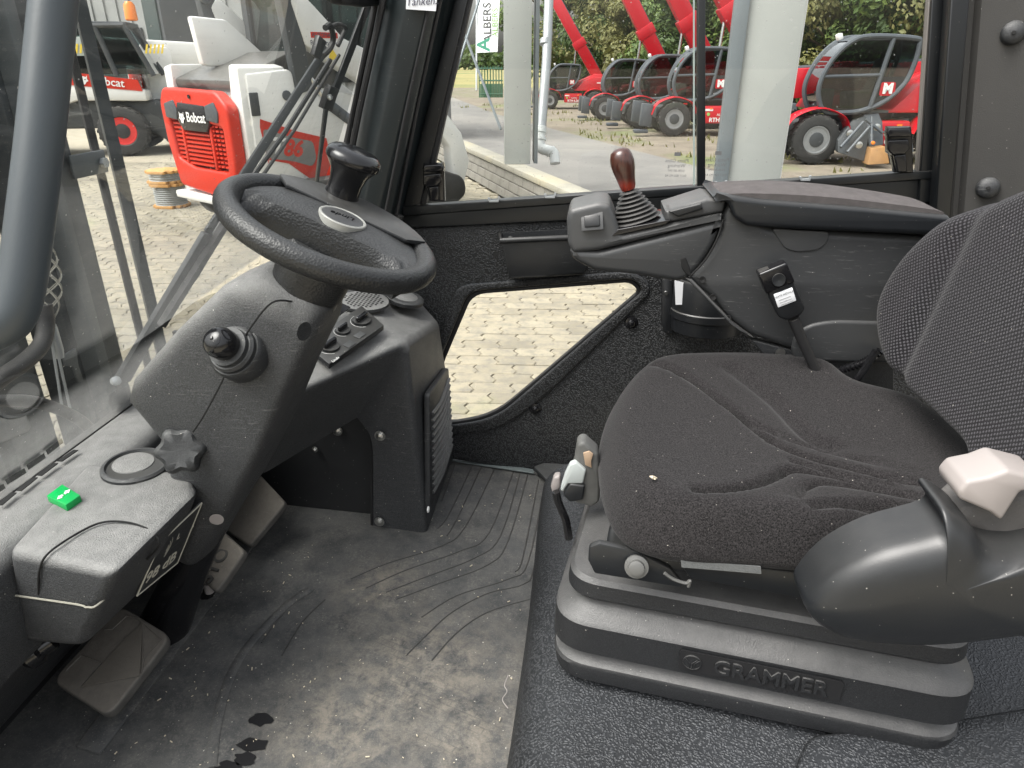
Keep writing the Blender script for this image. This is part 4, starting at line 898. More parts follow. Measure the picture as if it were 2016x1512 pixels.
put('hook', tube(spline([px(u, v, Y=1.385) for u, v in [(796,485),(790,465),(785,440),(788,424)]], 5), [.006]*10+[.0075]*6, 10), PLASS, hkk)
pn = thing('paper_note', 'handwritten white paper note stuck to the top of the front pillar', 'paper note', px(828,10,Y=1.34))
nq = [px(u, v, Y=1.335) for u, v in [(802,-60),(864,-60),(858,22),(799,18)]]
put('note_sheet', prism(nq, (0,.001,0)), PAPER, pn)
put('note_writing', text('Tanken..', px(831,3,Y=1.334), V((1,0,.04)), V((0,0,1)), .017, .0001, shear=.25), INK, pn)

# ---------- windscreen (curved glass), lower rubber and wiper
WP = [(-.805,.335),(-.70,.455),(-.60,.585),(-.52,.72),(-.46,.86),(-.415,1.0),(-.385,1.15)]
def wx(z):
    for (xa, za), (xb, zb) in zip(WP, WP[1:]):
        if z <= zb: return xa+(xb-xa)*(z-za)/(zb-za)
    return WP[-1][0]
ws = thing('windscreen', 'dusty curved front windscreen with reflections', 'windscreen', (-.8,.85,.33))
wpp = spline([V((x, 0, z)) for x, z in WP], 5)
vs_ = []
for p in wpp: vs_ += [V((p.x, .14, p.z)), V((p.x, 1.40, p.z))]
put('glass', mk(vs_, [(2*i, 2*i+1, 2*i+3, 2*i+2) for i in range(len(wpp)-1)], 60), GLASS_W, ws)
put('lower_seal', tube([V((-.80,.14,.345)), V((-.80,1.42,.345))], .010, 8), RUBBER, ws)
def onw(u, v, off=.02, y=None):
    p = px(u, v, Y=1.0); 
    for _ in range(14):
        r = ray(u, v); t = (wx(p.z)-off-CAM.x)/r.x; p = CAM+r*t
    return p
wp = thing('windscreen_wiper', 'long grey wiper arm and blade crossing the windscreen', 'wiper', onw(235,790))
wa = [onw(u, v, .03) for u, v in [(228,762),(262,700),(345,560),(400,470)]]
def strip(pa, pb, w0, w1, th, mat, name, par):
    d = (pb-pa).normalized(); s = d.cross(V((1,0,.6)).normalized()).normalized(); n_ = s.cross(d)
    return put(name, hull8([pa-s*w0-n_*th, pa+s*w0-n_*th, pb+s*w1-n_*th, pb-s*w1-n_*th, pa-s*w0+n_*th, pa+s*w0+n_*th, pb+s*w1+n_*th, pb-s*w1+n_*th], .001), mat, par)
strip(onw(238,752,.03), onw(408,458,.03), .017, .010, .004, WIPER, 'arm_channel', wp)
strip(onw(408,458,.03), onw(462,372,.03), .006, .005, .003, WIPER, 'arm_rod', wp)
put('arm_rod', tube([onw(395,500,.045), onw(470,385,.045), onw(560,262,.045), onw(650,118,.045)], .0045, 8), FRAME, wp)
put('arm_rod', tube([onw(400,500,.03), onw(490,385,.03), onw(580,255,.03), onw(668,108,.03)], .003, 8), RUBBER, wp)
strip(onw(455,385,.05), onw(642,95,.05), .0075, .006, .004, WIPER, 'blade_carrier', wp)
put('blade_rubber', tube([onw(318,640,.02), onw(400,510,.02), onw(462,410,.02)], .008, 6), RUBBER, wp)
put('wiper_hose', tube(spline([onw(u, v, .05) for u, v in [(330,610),(370,565),(400,520),(440,440)]], 5), .004, 8), RUBBER, wp)
put('pivot_bolt', lathe([(.007,-.004),(.007,.004),(.004,.006),(0,.006)], onw(228,750,.018), (1,-.4,.5), 14), GALV, wp)
put('pivot_arm', hull8([onw(u, v, o) for o in (.04,.03) for u, v in [(215,775),(250,760),(255,790),(212,798)]], .002), WIPER, wp)
w2 = thing('windscreen_wiper', 'second dark wiper linkage hanging beside the front pillar', 'wiper', onw(640,330))
strip(onw(735,-20,.02), onw(655,190,.02), .008, .007, .003, FRAME, 'upper_arm', w2)
strip(onw(655,170,.02), onw(640,215,.02), .016, .016, .006, PLASS, 'joint_block', w2)
put('joint_bolt', lathe([(.005,0),(.005,.004),(0,.005)], onw(648,192,.008), (1,-.5,.4), 12), STEEL, w2)
strip(onw(642,210,.02), onw(622,370,.02), .008, .006, .003, FRAME, 'lower_arm', w2)
put('hose', tube(spline([onw(u, v, .03) for u, v in [(640,55),(650,50),(656,75),(650,95),(636,110)]], 6), .005, 8), RUBBER, w2)
put('nozzle', tube(spline([onw(u, v, .03) for u, v in [(648,55),(665,48),(680,55),(672,75),(665,90)]], 6), .004, 8), RUBBER, w2)
strip(onw(632,75,.03), onw(620,112,.03), .010, .008, .005, PLASS, 'blade_clip', w2)
put('mirror_stub', prism([onw(u, v, .0) for u, v in [(640,-30),(745,-30),(742,10),(700,14),(650,8)]], (.02,0,0), .004), PLASS, w2)
put('seal_strip', tube([onw(748,-40,.0), onw(700,200,.0), onw(655,400,.0)], .006, 8), RUBBER, w2)

# ---------- grab rail close to the camera
gr = thing('grab_rail', 'thick grey painted grab rail bending at the left edge', 'grab rail', px(20,660,d=.62))
put('rail_tube', tube(spline([px(150,-420,d=.47)]+[px(u, v, d=d) for u, v, d in [(118,-120,.46),(96,100,.46),(78,280,.46),(60,430,.46),(42,560,.46),(20,625,.46),(-30,655,.46),(-130,690,.46)]]+[V((-.58,.22,.52)), V((-.72,.19,.42)), V((-.76,.18,.33))], 8), .0142, 20), HANDLE, gr)

# ---------- lifting mast in front of the windscreen
mast = thing('lifting_mast', 'dark steel lifting mast uprights in front of the windscreen', 'mast', (-1.4,1.4,GZ))
def upright(name, x, y, dx, dy, mat, z0=-.75, z1=2.6): put(name, box_me((x, y, (z0+z1)/2), (dx, dy, z1-z0), None, .004), mat, mast)
pR = px(245,690,X=-1.25)
upright('outer_upright', -1.31, pR.y-.085, .10, .17, MAST)
upright('inner_channel', -1.235, pR.y-.135, .05, .035, MASTG)
upright('inner_upright', -1.40, pR.y-.28, .14, .13, MAST)
upright('upright', -1.34, pR.y-.47, .10, .10, MASTG)
upright('back_plate', -1.50, pR.y-.42, .02, .55, MAST)
p3 = px(300,600,X=-1.35)
put('rear_rail', tube([V((p3.x, p3.y+.005, -.6)), V((p3.x, p3.y-.03, 1.6))], .022, 4), MAST, mast)
put('rear_rail', tube([V((p3.x-.03, p3.y-.036, -.6)), V((p3.x-.03, p3.y-.066, 1.6))], .012, 8), RUBBER, mast)
bq_ = px(200,318,X=-1.25); put('bracket', box_me(bq_-V((0,.05,0)), (.008,.13,.055), None, .003), MASTG, mast)
put('bracket_bolt', lathe([(.013,0),(.013,.010),(.006,.011),(0,.010)], px(202,320,X=-1.243), (1,0,0), 6), GALV, mast)
put('bracket', prism([px(u, v, X=-1.2) for u, v in [(125,700),(150,685),(155,720),(165,750),(155,752),(145,722),(130,720)]], (-.006,0,0), .001), MASTG, mast)
put('hydraulic_hose', tube(spline([px(u, v, X=-1.12) for u, v in [(-40,780),(0,745),(45,715),(80,680),(90,640),(85,600)]], 6), .017, 12), RUBBER, mast)
put('hydraulic_hose', tube(spline([px(u, v, X=-1.05) for u, v in [(-60,800),(0,790),(70,792),(130,812),(170,838),(200,880)]], 6), .012, 12), PLASS, mast)
put('wire_rope', tube([px(100,660,X=-1.12), px(122,800,X=-1.12)], .003, 6), GALV, mast)
put('wire_rope', tube([px(106,660,X=-1.12), px(138,805,X=-1.12)], .003, 6), GALV, mast)
cg = thing('cable_grip', 'braided steel wire cable grip hanging at the mast', 'cable grip', px(100,650,X=-1.12))
ga, gb_ = px(92,485,X=-1.12), px(100,640,X=-1.12); gd = (gb_-ga); gxx, gyy, _ = frame(gd)
for s in (1, -1):
    for k in range(4):
        put('strand', tube([ga+gd*t+(gxx*math.cos(s*(t*7+k*1.57))+gyy*math.sin(s*(t*7+k*1.57)))*(.004+.020*math.sin(math.pi*min(1, t*.9+.1))) for t in [i/26 for i in range(27)]], .0014, 5), CREAM, cg)
put('ferrule', lathe([(.010,0),(.011,.01),(.011,.06),(.008,.075)], gb_-V((0,0,.0)), (-.02,.02,-1), 10), GALV, cg)
# ================================================================== YARD
def gmat(name, c1, c2, scale, c3=None, bump=.3, bscale=60):
    k = N(name); p = k.p
    c = k.mix(k.ramp(k.noise(scale, 7, .65), .3, .7), c1, c2)
    if c3: c = k.mix(k.ramp(k.noise(scale*.27, 5, .6), .52, .66), c, c3)
    c = k.mix(k.math('MULTIPLY', k.ramp(k.noise(bscale, 3, .7), .45, .75), .35), c, [min(1, x*1.5) for x in c2])
    k.l(c, p.inputs['Base Color']); p.inputs['Roughness'].default_value = .92; k.l(k.bump(k.noise(bscale, 4), bump, .03), p.inputs['Normal']); return k.m
GRAVEL = gmat('gravel_and_soil', (.12,.10,.075), (.21,.18,.137), 1.4, (.13,.15,.06)); ASPH = gmat('dry_asphalt', (.13,.126,.118), (.19,.183,.17), .8, (.23,.217,.195), .2, 90)
FIELD = gmat('stubble_field', (.19,.165,.06), (.27,.24,.09), .25, (.10,.14,.045)); SAND = gmat('joint_sand', (.30,.27,.20), (.40,.36,.28), 5)
tag(put('ground', mk([(-1500,-200,GZ-.03),(1500,-200,GZ-.03),(1500,2500,GZ-.03),(-1500,2500,GZ-.03)], [(0,1,2,3)]), GRAVEL), kind='structure')
WD = V((.405,-.914,0)).normalized(); WNV = V((.914,.405,0)).normalized(); W0 = V((-1.2,9.9,GZ))      # line of the low wall
def wl(t, off=0, z=0): return W0+WD*t+WNV*off+V((0,0,z))
tag(put('road', mk([wl(-48,.2,-.02), wl(12,.2,-.02), wl(12,4.4,-.02), wl(-2,4.2,-.02), wl(-16,4.6,-.02), wl(-48,8,-.02)], [(0,1,2,3,4,5)]), ASPH), kind='structure')
tag(put('field', mk([(-200,53,GZ-.02),(60,55,GZ-.02),(250,400,GZ-.02),(-500,400,GZ-.02)], [(0,1,2,3)]), FIELD), kind='structure')
yard = put('pavement', mk([wl(-14,-.1,-.016), wl(14,-.1,-.016), wl(14,-16,-.016), wl(-14,-16,-.016)], [(0,1,2,3)]), SAND); tag(yard, kind='structure')
# interlocking concrete pavers
def mat_paver():
    k = N('concrete_pavers'); p = k.p; g = k.n('NewGeometry'); oi = k.n('ObjectInfo')
    rv = k.math('FRACT', k.math('ADD', g.outputs['Random Per Island'], oi.outputs['Random']))
    wp_ = g.outputs['Position']
    c = k.mix(rv, (.175,.158,.118), (.29,.262,.195)); c = k.mix(k.ramp(k.noise(1.7, 6, .65, wp_), .38, .68), c, (.33,.295,.215)); c = k.mix(k.ramp(k.noise(14, 6, .7, wp_), .45, .72), c, (.165,.155,.13))
    c = k.mix(k.math('MULTIPLY', k.ramp(k.noise(1.1, 4, .6, wp_), .62, .72), .35), c, (.20,.22,.09))
    k.l(c, p.inputs['Base Color']); p.inputs['Roughness'].default_value = .9; k.l(k.bump(k.noise(120, 3, .6, wp_), .3, .004), p.inputs['Normal']); return k.m
PAV = mat_paver(); PL, PWD = .235, .135
zig = [(0,0),(.016,.28),(-.016,.72),(0,1)]
def paver_verts(g=.006, z0=-.03, z1=0, ch=.004):
    L = [(a+g/2, b*(PWD-g)+g/2) for a, b in zig]; Rr = [(a+PL-g/2, b*(PWD-g)+g/2) for a, b in reversed(zig)]
    lp = L+Rr; cx, cy = PL/2, PWD/2; r0 = [V((x, y, z0)) for x, y in lp]; r1 = [V((x, y, z1-ch)) for x, y in lp]
    r2 = [V((x+(ch if x < cx else -ch), y+(ch if y < cy else -ch), z1)) for x, y in lp]; return r0+r1+r2
pv = paver_verts(); n8 = 8
pf = [tuple(range(16, 24))]+[(i, (i+1) % 8, 8+(i+1) % 8, 8+i) for i in range(8)]+[(8+i, 8+(i+1) % 8, 16+(i+1) % 8, 16+i) for i in range(8)]
pme = mk(pv, pf, 30); pme.materials.append(PAV)
def in_poly(x, y, P):
    c = False; j = len(P)-1
    for i in range(len(P)):
        if (P[i][1] > y) != (P[j][1] > y) and x < (P[j][0]-P[i][0])*(y-P[i][1])/(P[j][1]-P[i][1])+P[i][0]: c = not c
        j = i
    return c
see = [[(905,575),(1262,550),(1250,590),(985,825),(890,842),(880,700)], [(185,290),(300,300),(440,380),(520,340),(480,500),(300,770),(230,700)], [(440,330),(720,300),(700,420),(560,400)]]
cand, rest = [], []
PA = R(4); pX = V((math.cos(PA), math.sin(PA), 0)); pY = V((-math.sin(PA), math.cos(PA), 0))
for j in range(-5, 90):
    for i in range(-60, 30):
        o = V((.5,2.4,GZ))+pX*(i*PL+(j % 2)*PL/2)+pY*(j*PWD)
        q = o-W0
        if q.dot(WNV) > -.30 or q.dot(WNV) < -11: continue
        u, v, z = proj(o)
        if z < .5 or not (-60 < u < 1500 and 200 < v < 1000): continue
        vis = any(in_poly(u, v, P) for P in see); (cand if vis else rest).append((z, o))
cand.sort(key=lambda a: a[0]); rest += cand[300:]; jz = random.Random(3)
def jit(o): return o+V((0,0,jz.uniform(-.003,.003)))
for z, o in cand[:300]:
    b = put('paver', pme, None, yard, world=False); b.location = jit(o); b.rotation_euler = (jz.uniform(-.006,.006), jz.uniform(-.006,.006), PA)
vs_, fs_ = [], []
for z, o in rest:
    if z > 13: continue
    o = jit(o); n0 = len(vs_); vs_ += [o+pX*p.x+pY*p.y+V((0,0,p.z)) for p in pv]; fs_ += [tuple(n0+a for a in f) for f in pf]
tag(put('paver_field', mk(vs_, fs_, 30, False), PAV, yard), kind='stuff')

# ---------- low block wall with coping, posts, brace rods, downpipe
CONC = gmat('pale_concrete', (.23,.22,.185), (.31,.295,.245), 3, (.33,.30,.22), .15, 80); BLK = gmat('wall_blocks', (.17,.162,.145), (.24,.23,.205), 4, None, .3, 60); POST = M('post_light_grey', (.36,.375,.36), .6, vary=.10, vscale=2); POSTD = M('post_steel_flange', (.17,.195,.21), .5, .2, vary=.12)
wall = thing('low_wall', 'low concrete block wall with pale coping between yard and road', 'wall', W0)
wang = math.atan2(WD.y, WD.x); wrot = Matrix.Rotation(wang, 4, 'Z'); bh, blw = .13, .40
def wbox(t, off, z, s, bw): return box_me(wl(t, off, z), s, wrot, bw)
put('mortar_core', wbox(-.2, 0, .20, (9.6,.165,.40), 0), M('dark_mortar', (.10,.095,.085), .9), wall)
bme = box_me((0,0,0), (blw-.016, .20, bh-.014), None, .006, 1); bme.materials.append(BLK)
for c in range(3):
    for i in range(-12, 12):
        b = put('block', bme, None, wall, world=False); p = wl(i*blw+(c % 2)*blw/2, 0, .004+bh*(c+.5))-W0; b.location = p; b.rotation_euler = (0,0,wang)
for i in range(-5, 5): put('coping_stone', wbox(i*1.0+.2, 0, bh*3+.045, (.988,.25,.07), .008), CONC, wall)
CT = bh*3+.083
post = thing('steel_post', 'pale grey post standing on the low wall beside the downpipe', 'post', wl(.12,.0,CT))
put('post_web', box_me(px(1019,150,Y=9.75), (.02,.02,.02)), POST, post)
def postbox(par, u, vb, d, wd, dp, rot, mat, name, zb=None):
    c = px(u, vb, d=d); zb = W0.z+CT if zb is None else zb; put(name, box_me(V((c.x, c.y, zb+3.3)), (wd, dp, 6.6), Matrix.Rotation(rot, 4, 'Z'), .004), mat, par)
postbox(post, 1018, 312, 9.35, .34, .30, R(8), POST, 'post_body'); postbox(post, 988, 312, 9.33, .035, .38, R(8), POSTD, 'flange'); postbox(post, 1053, 312, 9.45, .05, .40, R(8), POSTD, 'flange')
bpy.data.objects.remove(post.children[0])
post2 = thing('steel_post', 'broad pale post near the middle bar of the door window', 'post', px(1472,352,d=7.0))
postbox(post2, 1478, 352, 7.0, .50, .34, R(-6), POST, 'post_body', GZ-.02); postbox(post2, 1418, 352, 7.05, .12, .40, R(-6), POSTD, 'flange', GZ-.02); postbox(post2, 1530, 350, 7.02, .02, .38, R(-6), WHITEP, 'flange', GZ-.02)
for nm, a, b in (('brace rod from upper left to the wall', (908,50), (986,255)), ('brace rod leaning the other way behind the white arm', (950,-20), (880,195))):
    t = thing('brace_rod', 'thin steel '+nm, 'rod', px(*b, d=9.6)); put('rod', tube([px(*a, d=9.6), px(*b, d=9.6)], .018, 8), POSTD, t)
dp_ = thing('downpipe', 'grey zinc downpipe with white elbow behind the post', 'downpipe', px(1080,318,d=9.7))
put('zinc_pipe', tube([px(1083,-60,d=9.7), px(1076,120,d=9.7), px(1066,252,d=9.7)], .065, 18), GALV, dp_)
put('pipe_collar', tube([px(1074,78,d=9.7), px(1073,88,d=9.7)], .075, 18), GALV, dp_)
PVC = M('white_pvc', (.60,.62,.61), .4, vary=.05)
put('elbow_pipe', tube(spline([px(u, v, d=9.7) for u, v in [(1065,250),(1063,280),(1066,292),(1080,297),(1090,302),(1093,322)]], 6), .072, 18), PVC, dp_)
for (a, b), (c, d) in (((1065,250),(1064,262)),((1064,272),(1064,277)),((1082,296),(1086,300))): put('pipe_socket', tube([px(a, b, d=9.7), px(c, d, d=9.7)], .083, 18), PVC, dp_)

# ---------- banner, fence, field edge
bn = thing('banner_flag', 'tall white advertising banner with green lettering on a pole', 'banner', px(938,175,d=30))
b4 = [px(u, v, d=30) for u, v in [(938,104),(980,102),(986,-60),(940,-60)]]
put('flag_cloth', mk([b4[0]*(1-s)*(1-t)+b4[1]*s*(1-t)+b4[2]*s*t+b4[3]*(1-s)*t+V((0,.12*math.sin(s*5+t*3),0)) for t in [i/10 for i in range(11)] for s in [j/6 for j in range(7)]], [(i*7+j, i*7+j+1, (i+1)*7+j+1, (i+1)*7+j) for i in range(10) for j in range(6)]), M('banner_white', (.78,.80,.79), .8, vary=.04), bn)
put('flag_pole', tube([px(938,178,d=30.1), px(939,-80,d=30.1)], .04, 8), GALV, bn)
GRN = M('banner_green', (.10,.42,.28), .7); GRN2 = M('banner_leaf_green', (.25,.50,.10), .7)
vx = V((0,0,1)); vy = V((-1,-.08,0))
put('banner_text', text('ALBERS', px(960,45,d=29.7), vx, vy, .46, .002, bold=.01), DKPRINT, bn)
put('banner_text', text('ALBERS', px(975,45,d=29.7), vx, vy, .34, .002), GRN2, bn)
put('banner_logo', text('A', px(953,88,d=29.7), vx, vy, .75, .002, bold=.02), GRN, bn)
fn = thing('mesh_fence', 'dark green mesh fence panel left of the pale post', 'fence', px(965,192,d=27))
FG = M('fence_green', (.03,.11,.06), .6)
for i in range(9):
    a = px(944+i*5.5,192,d=27); put('fence_bar', box_me(a+V((0,0,.55)), (.035,.03,1.1)), FG, fn)
for h in (.12,.6,1.02):
    a, b = px(944,192,d=27)+V((0,0,h)), px(990,192,d=27)+V((0,0,h)); put('fence_rail', tube([a, b], .03, 6), FG, fn)
put('fence_screen', prism([px(u, v, d=27.1) for u, v in [(945,165),(990,165),(990,192),(945,192)]], (0,.05,0)), M('screen_green', (.045,.10,.05), .8, vary=.3, vscale=1), fn)

# ---------- trees
LEAF = []
def mat_leaf(name, a, b):
    k = N(name); g = k.n('NewGeometry'); c = k.mix(g.outputs['Random Per Island'], a, b)
    k.l(c, k.p.inputs['Base Color']); k.p.inputs['Roughness'].default_value = .6; k.p.inputs['Subsurface Weight'].default_value = 0
    tl_ = k.n('BsdfTranslucent'); k.l(c, tl_.inputs[0]); ms = k.n('MixShader'); ms.inputs[0].default_value = .3; k.l(k.p.outputs[0], ms.inputs[1]); k.l(tl_.outputs[0], ms.inputs[2]); k.l(ms.outputs[0], k.out.inputs[0]); return k.m
LEAF = [mat_leaf('leaf_mid', (.055,.11,.018), (.15,.21,.045)), mat_leaf('leaf_dark', (.03,.065,.012), (.09,.14,.03)), mat_leaf('leaf_olive', (.12,.13,.035), (.22,.21,.07))]
BARK = M('bark', (.11,.085,.06), .9, vary=.3, vscale=10, bump=.6, bscale=60)
def crown_me(seed, n, rx, h, z0, ls):
    rg = random.Random(seed); cl = []
    for i in range(46):
        a = rg.uniform(0, 6.28); rr = math.sqrt(rg.random()); z = rg.uniform(0, 1); w_ = (.75+.25*math.sin(z*3.1))
        cl.append((V((math.cos(a)*rr*rx*w_, math.sin(a)*rr*rx*w_, z0+z*h)), rg.uniform(.35, .95)))
    vs_, fs_ = [], []
    for i in range(n):
        c, s = rg.choice(cl); d = V((rg.gauss(0,1), rg.gauss(0,1), rg.gauss(0,.8))).normalized()*s*rg.random()**.4; p = c+d
        nrm = (d.normalized()+V((rg.uniform(-.6,.6), rg.uniform(-.6,.6), rg.uniform(.0,.9)))).normalized(); x, y, _ = frame(nrm, (rg.random(), rg.random(), rg.random()))
        l = ls*rg.uniform(.6, 1.4); w2_ = l*rg.uniform(.4, .7); k0 = len(vs_)
        vs_ += [p-x*l, p+y*w2_+nrm*l*.12, p+x*l, p-y*w2_+nrm*l*.12]; fs_.append((k0, k0+1, k0+2, k0+3))
    me = bpy.data.meshes.new('crown'); me.from_pydata([tuple(v) for v in vs_], [], fs_); return me
def trunk_me(seed, h):
    rg = random.Random(seed); ms = [tube(spline([V((0,0,-.2)), V((rg.uniform(-.1,.1),rg.uniform(-.1,.1),h*.3)), V((rg.uniform(-.3,.3),rg.uniform(-.3,.3),h*.65)), V((rg.uniform(-.4,.4),rg.uniform(-.4,.4),h))], 4), [.20-.012*i for i in range(13)], 9)]
    for i in range(7):
        z = h*rg.uniform(.2, .8); a = rg.uniform(0, 6.28); l = rg.uniform(1.0, 2.2)
        ms.append(tube([V((0,0,z)), V((math.cos(a)*l*.5, math.sin(a)*l*.5, z+l*.4)), V((math.cos(a)*l, math.sin(a)*l, z+l*.6))], [.07,.05,.02], 6))
    return join(ms)
crowns = [crown_me(s, 17000, 2.5, 6.0, .1, .095) for s in (1, 2, 3)]; trunks = [trunk_me(s, 6.5) for s in (11, 12)]
for m, l in zip(crowns, LEAF): m.materials.append(l)
for m in trunks: m.materials.append(BARK)
tree_list = [(1070,42,1.1,0,'leafy tree at the left end of the wood behind the red machines'),(1135,40,1.0,2,'olive tinged tree behind the second red boom'),(1195,37,1.1,1,'dark leafy tree behind the crossing red booms'),(1265,34,1.0,2,'yellowish tree behind the third red boom'),(1330,31,1.05,0,'green tree in the gap between the red booms'),(1405,28.5,1.0,1,'dark tree right of the middle window bar'),(1490,26.5,1.0,0,'tree standing right behind the broad pale post'),
 (1580,24.5,.95,1,'dark tree above the front of the nearest red machine'),(1650,23,.95,0,'bushy green tree behind the nearest red cab'),(1725,22,.95,2,'olive leafy tree right behind the nearest red cab'),(1800,21,.95,0,'tree at the right edge of the door window'),(1880,20,.95,1,'dark tree beyond the rear window post'),(1235,46,1.3,1,'taller dark tree deep in the wood'),(1370,40,1.3,0,'tall green tree deep in the wood between the booms'),(1540,33,1.2,2,'tall olive tree deep in the wood'),(1690,30,1.2,1,'tall dark tree deep in the wood at the right')]
for i, (u, d, s, kd_, lab) in enumerate(tree_list):
    c = px(u, 160, d=d); t = thing('tree', lab, 'tree', V((c.x, c.y, GZ)), i*1.3, 'trees of the wood edge', s)
    put('crown', crowns[kd_], None, t, world=False); put('trunk', trunks[i % 2], None, t, world=False)
rg = random.Random(5); vs_, fs_ = [], []
for i in range(9000):
    x = rg.uniform(-90, 40); hh = 4.2+1.6*noise.noise(V((x*.12, 0, 0)))+1.0*noise.noise(V((x*.5, 3, 0))); p = V((x, 175+rg.uniform(-3,3), GZ+hh*rg.random()**.7)); l = rg.uniform(.3,.7); nrm = V((rg.uniform(-1,1),-1,rg.uniform(-.3,1))).normalized(); xx, yy, _ = frame(nrm); k0 = len(vs_)
    vs_ += [p-xx*l, p+yy*l*.8, p+xx*l, p-yy*l*.8]; fs_.append((k0,k0+1,k0+2,k0+3))
fw_ = bpy.data.meshes.new('fw'); fw_.from_pydata([tuple(v) for v in vs_], [], fs_); tag(put('woodland', fw_, LEAF[1]), 'distant dark green wood beyond the yellow field', 'wood', kind='stuff')
rg = random.Random(9); vs_, fs_ = [], []
for i in range(2600):
    t, o_ = rg.uniform(-22, 8), rg.uniform(4.3, 9.5)
    if noise.noise(V((t*.6, o_*.9, 0))) < .12: continue
    p = wl(t, o_, -.02); h = rg.uniform(.04, .14); a = rg.uniform(0, 6.28); k0 = len(vs_); dx = V((math.cos(a), math.sin(a), 0))*.03
    vs_ += [p-dx, p+dx, p+V((rg.uniform(-.05,.05), rg.uniform(-.05,.05), h))]; fs_.append((k0,k0+1,k0+2))
gw_ = bpy.data.meshes.new('gw'); gw_.from_pydata([tuple(v) for v in vs_], [], fs_); tag(put('weeds', gw_, LEAF[2]), 'weeds and grass tufts on the gravel verge', 'grass', kind='stuff')
# ================================================================== MACHINES
TRED = M('telehandler_red', (.46,.004,.013), .38, vary=.08, coat=.15); LRED = M('loader_orange_red', (.55,.022,.004), .45, vary=.06); LWHITE = M('loader_white', (.72,.72,.69), .4, vary=.03, coat=.15); DGREY = M('machine_dark_grey', (.05,.055,.058), .5, vary=.2, specks=.3)
MGREY = M('machine_steel_grey', (.075,.085,.095), .5, .2, vary=.2); TYRE = M('tyre_rubber', (.028,.028,.027), .8, vary=.3, vscale=5, dust=.4); RIMG = M('rim_silver', (.27,.28,.285), .45, .4, vary=.15); RIMR = M('rim_red', (.60,.025,.02), .45, vary=.1); CHROME = M('chrome_rod', (.75,.76,.77), .15, 1, vary=.05)
CGL = mat_glass('machine_cab_glass', (.24,.31,.30), .1, 2.0, .0); DGL = M('dark_grey_glass', (.03,.05,.048), .08, vary=.3); AMBER = M('beacon_amber', (.85,.22,.02), .25, vary=.05); LEATH = M('cab_seat_black', (.02,.02,.02), .7); YEL = M('warning_yellow', (.75,.55,.04), .5)
def wheel(t, c, r, w_, rim=None, side=1, name='wheel'):
    """c centre of the outer face, axle along local y; side=+1: outer face towards +y"""
    c = V(c); ax = V((0, side, 0))
    wh = put(name, lathe([(r*.50,-w_),(r*.80,-w_),(r*.95,-w_*.93),(r,-w_*.78),(r,-w_*.22),(r*.95,-w_*.07),(r*.82,0),(r*.60,.0),(r*.56,-w_*.05)], c, ax, 40, 40, False), TYRE, t, world=False)
    put('rim', lathe([(r*.57,-w_*.06),(r*.55,-w_*.02),(r*.50,-w_*.03),(r*.46,-w_*.16),(r*.28,-w_*.20),(r*.24,-w_*.08),(r*.14,-w_*.05),(0,-w_*.05)], c, ax, 28), rim or RIMG, wh, world=False)
    put('hub', lathe([(r*.30,-w_*.17),(r*.30,-w_*.04),(r*.22,-w_*.01),(0,-w_*.01)], c, ax, 18), DGREY if rim is None else LEATH, wh, world=False)
    lug = []
    for i in range(22):
        a = 2*math.pi*i/22
        for s, ph in ((0,0),(1,.14)):
            a2 = a+ph; rr = r*1.012; y0 = -w_*(.10 if s else .54)*side; y1 = -w_*(.48 if s else .92)*side
            m_ = Matrix.Translation(c) @ Matrix.Rotation(a2, 4, 'Y'); lug.append(prism([m_ @ V((-.05*r, y0, rr)), m_ @ V((.05*r, y0, rr)), m_ @ V((.13*r, y1, rr)), m_ @ V((.03*r, y1, rr))], m_.to_3x3() @ V((0,0,-.06*r))))
    put('tread_lugs', join(lug), TYRE, wh, world=False)
    return wh
def lput(name, me, mat, t): return put(name, me, mat, t, world=False)
